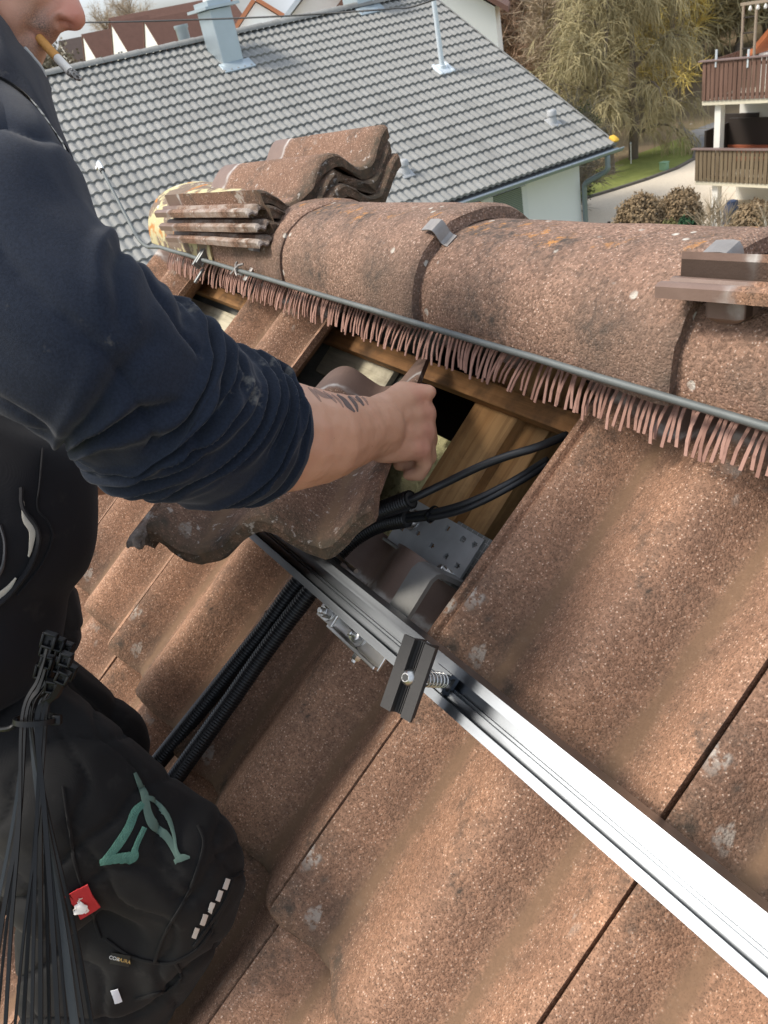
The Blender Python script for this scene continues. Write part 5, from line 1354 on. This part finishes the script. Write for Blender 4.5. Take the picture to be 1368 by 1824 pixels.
trs = link('trousers', tr_me, M_TROUS, person); tb = bvh_of(trs)
M_GREEN = NT('green_embroidery', .8, 0, .3); M_GREEN.col(M_GREEN.mix(M_GREEN.noise(160, 3), (.045, .13, .105), (.10, .23, .18))); M_GREEN.bump(M_GREEN.noise(900, 2), .8, .002); M_GREEN = M_GREEN.m
M_GREEN2 = plain('dull_green_print', (.085, .14, .115), .85, 0, .2, 60)
ribbon(tb, [(181, 1534), (205, 1510), (228, 1475), (240, 1446), (254, 1432)], (6, 15, 15, 14, 12), 'embroidery', M_GREEN, person)
ribbon(tb, [(181, 1533), (210, 1527), (236, 1524), (240, 1512), (245, 1498), (256, 1474)], (10, 16, 18, 11, 9, 9), 'embroidery', M_GREEN, person, .0018)
ribbon(tb, [(238, 1378), (246, 1396), (256, 1418), (262, 1448), (272, 1470), (292, 1486), (306, 1506), (318, 1530)], (4, 8, 12, 14, 16, 14, 12, 9), 'embroidery', M_GREEN2, person)
ribbon(tb, [(258, 1420), (276, 1430), (296, 1454), (308, 1486), (314, 1515), (322, 1530)], (5, 8, 8, 6, 6, 10), 'embroidery', M_GREEN2, person, .0018)
ribbon(tb, [(312, 1533), (324, 1527), (337, 1526)], (7, 12, 4), 'embroidery', M_GREEN2, person, .0022)
M_REFL = plain('reflective_grey', (.55, .53, .49), .45, .1)
for (x, y) in ((401, 1574), (389, 1594), (375, 1615), (362, 1636), (348, 1659)):
    ribbon(tb, [(x+3, y-9), (x-3, y+9)], (8, 8), 'reflective_patch', M_REFL, person, .0016, 6, .0006)
for pl in ([(352, 1470), (362, 1500), (352, 1545), (330, 1600), (295, 1660), (275, 1712)], [(190, 1672), (230, 1700), (272, 1712), (312, 1712), (360, 1680), (405, 1600)], [(312, 1712), (322, 1740), (300, 1762), (240, 1780)], [(180, 1670), (140, 1560), (122, 1470), (112, 1400)], [(415, 1562), (400, 1604), (370, 1650), (345, 1685)]):
    ribbon(tb, pl, (5,), 'seam', M_TROUS, person, .0004, 50, .0016)
ribbon(tb, [(418, 1556), (430, 1575), (436, 1592)], (26,), 'pad_strap', M_TROUS, person, .001, 14, .003)
# red woven label with a white running-bird mark
rl = ribbon(tb, [(128, 1612), (166, 1588)], (46, 46), 'red_label', plain('red_label', (.48, .022, .028), .7, 0, .1, 60), person, .004, 14, .0012)
if rl:
    M_LW = plain('label_white', (.78, .74, .70), .7)
    ribbon(tb, [(128, 1615), (138, 1613), (146, 1606), (150, 1600)], (10, 16, 13, 6), 'label_mark', M_LW, rl, .0066, 16, .0004)
    ribbon(tb, [(146, 1606), (140, 1598), (137, 1592)], (4, 4, 5), 'label_mark', M_LW, rl, .0066, 10, .0004)
    ribbon(tb, [(148, 1604), (152, 1612), (147, 1618)], (4, 3, 3), 'label_mark', M_LW, rl, .0066, 10, .0004)
ribbon(tb, [(204, 1760), (211, 1782)], (12, 14), 'white_tab', plain('white_tab', (.66, .68, .72), .6), person, .002, 14, .001)
lt = ribbon(tb, [(199, 1702), (232, 1708)], (20, 20), 'sewn_label', plain('label_black', (.006, .006, .006), .6), person, .0028, 10, .0006)
def text_on(bvh, s, px, py, hpx, ang, mat, name, parent):
    cu = bpy.data.curves.new('txt', 'FONT'); cu.body = s; cu.size = 1; cu.align_x = 'CENTER'; cu.align_y = 'CENTER'
    to = bpy.data.objects.new('txt', cu); COL.objects.link(to); dg = bpy.context.evaluated_depsgraph_get()
    me = bpy.data.meshes.new_from_object(to.evaluated_get(dg)); bpy.data.objects.remove(to); ca2, sa2 = math.cos(ang), math.sin(ang)
    for v in me.vertices:
        x, y = v.co.x*hpx, v.co.y*hpx; q, n = cast(bvh, px+x*ca2+y*sa2, py+x*sa2-y*ca2, .0040)
        v.co = q if q is not None else AD(px, py, .85)
    me.name = name; return link(name, me, mat, parent)
if lt:
    text_on(tb, 'COR', 206, 1702, 9, .25, plain('label_text', (.7, .7, .68), .7), 'lettering', lt); text_on(tb, 'DURA', 222, 1706, 9, .25, plain('label_text_gold', (.55, .36, .12), .7), 'lettering', lt)
# forearm tattoo: grey feathered strokes
M_INK = NT('tattoo_ink', .55, 0, .4); M_INK.col((.12, .115, .12)); M_INK.b.inputs['Alpha'].default_value = .42; M_INK = M_INK.m
M_INK2 = NT('tattoo_ink_faint', .55, 0, .4); M_INK2.col((.15, .14, .14)); M_INK2.b.inputs['Alpha'].default_value = .20; M_INK2 = M_INK2.m
for pts, w, m in ([[(600, 703), (612, 712), (620, 722), (632, 734)], (3, 7, 9, 3), M_INK], [[(615, 701), (626, 712), (634, 722), (637, 734)], (2, 5, 6, 2), M_INK], [[(628, 702), (640, 712), (648, 723)], (2, 6, 3), M_INK], [[(590, 702), (604, 714), (612, 726)], (2, 4, 2), M_INK2], [[(575, 697), (590, 708), (600, 718)], (2, 5, 2), M_INK2], [[(558, 692), (575, 704), (592, 710)], (3, 8, 3), M_INK2], [[(548, 690), (560, 700), (572, 716)], (2, 6, 2), M_INK2], [[(640, 704), (650, 712), (656, 722)], (2, 4, 2), M_INK2], [[(604, 700), (622, 706), (640, 716)], (2, 4, 2), M_INK2]):
    ribbon(body_bvh, pts, w, 'tattoo_stroke', m, body, .0002, 14, .0001)

# ------------------------------------------------------------------ cigarette
cg = thing('cigarette', AD(74, 73, .69), 'half smoked cigarette with orange filter in the worker\'s mouth', 'cigarette')
c0, c1, c2, c3 = AD(70, 68, .694), AD(102, 103, .690), AD(125, 128, .688), AD(145, 141, .687)
mb = MB(); mb.tube([c0, c1], .0040, 14); build(mb, 'filter', plain('cork_filter', (.55, .27, .07), .7, 0, .2, 300), cg)
mb = MB(); mb.tube([c1, c2], .0039, 14); build(mb, 'paper', plain('cigarette_paper', (.72, .70, .66), .8), cg)
mb = MB(); mb.tube([c2.lerp(c3, i/8)+Vector((nz((i*.9, 1, 1)), nz((i*.9, 2, 1)), nz((i*.9, 3, 1))))*.0012 for i in range(9)], [.0038, .0036, .0039, .0033, .0036, .0030, .0032, .0024, .0012], 10)
t = NT('cigarette_ash', .95); t.col(t.mix(t.ramp(t.noise(420, 4, .7), [(.42, 0), (.58, 1)]), (.06, .055, .05), (.55, .54, .52))); t.bump(t.noise(500, 3), 1, .001); build(mb, 'ash', t.m, cg)

# ------------------------------------------------------------------ bundle of cable ties hanging from the belt
rg = random.Random(5)
heads = [(88, 1140), (104, 1147), (118, 1155), (84, 1158), (101, 1168), (117, 1174), (84, 1178), (99, 1184), (122, 1196), (94, 1200), (112, 1206), (92, 1222), (76, 1196), (106, 1192)]
TG = 'cable ties in the hanging bundle'
M_TIE2 = plain('grey_sheen_tie', (.030, .035, .038), .36, 0, .2, 40, spec=.4)
for i, (hx_, hy_) in enumerate(heads):
    d = .635+.006*(i % 5); mid = (40+46*(i*5 % 14)/14, 1275+rg.uniform(-4, 4)); bot = (-40+225*((i*9+3) % 14)/14, 1850)
    lw = (.0036 if i == 4 else .0015, .0013, .0019, .0011)[i % 4]
    root = thing('cable_tie', AD(*mid, d), 'black nylon cable tie in the bundle hanging from the worker\'s belt', 'cable tie', TG)
    mid2 = ((mid[0]*.75+bot[0]*.25)+rg.uniform(-6, 6), 1460)
    P = spline([AD(hx_, hy_, d-.004), AD((hx_*.6+mid[0]*.4), (hy_+mid[1])/2, d), AD(*mid, d), AD(*mid2, d-.004), AD((mid2[0]*.45+bot[0]*.55), 1650, d-.012), AD(*bot, d-.02)], 40)
    rings = []; tw = rg.uniform(-.9, .9)
    for j, p in enumerate(P):
        t = (P[min(j+1, 40)]-P[max(j-1, 0)]).normalized(); a = CR-t*CR.dot(t); a.normalize(); b = t.cross(a); q = tw*(1-j/40)*1.2; a2 = a*math.cos(q)+b*math.sin(q); b2 = t.cross(a2)
        rings.append([p-a2*lw-b2*.0006, p+a2*lw-b2*.0006, p+a2*lw+b2*.0006, p-a2*lw+b2*.0006])
    mb = MB(); mb.loft(rings, True, True); build(mb, 'strap', M_TIE2 if i in (4, 9) else M_TIE, root, 40)
    mb = MB(); t = (P[0]-P[2]).normalized(); a = CR-t*CR.dot(t); a.normalize(); b = t.cross(a); s = .0050 if i % 4 else .0058; c = P[0]
    for (ox, oy, wx, wy) in ((-s+.0009, 0, .0009, s*1.1), (s-.0009, 0, .0009, s*1.1), (0, s*1.1-.0009, s, .0009), (0, -s*1.1+.0009, s, .0009)):
        mb.box(c+a*ox+t*oy, a, t, b, wx, wy, .0036, .0003)
    mb.box(c+b*.001, a, t, b, s*.8, s*.9, .0015)
    build(mb, 'head', M_TIE, root, 40)
bl = thing('binding_tie', AD(66, 1280, .62), 'black cable tie wrapped round the hanging bundle as a binding', 'cable tie')
mb = MB(); c = AD(64, 1282, .645); rings = []
for k in range(33):
    q = 2*math.pi*k/32; d = CR*math.cos(q)*.0165-CF*math.sin(q)*.014; n = d.normalized(); rings.append([c+d-CU*.0022, c+d+CU*.0022, c+d+n*.0014+CU*.0022, c+d+n*.0014-CU*.0022])
mb.loft(rings); build(mb, 'strap', M_TIE, bl)
mb = MB(); mb.tube(spline([c-CR*.016, AD(20, 1296, .64), AD(-10, 1300, .65), AD(-40, 1300, .66)], 12), .0022, 8); build(mb, 'tail', M_TIE, bl)
mb = MB(); mb.box(c+CR*.017, CR, CU, CF, .004, .004, .003, .0005); build(mb, 'head', M_TIE, bl)
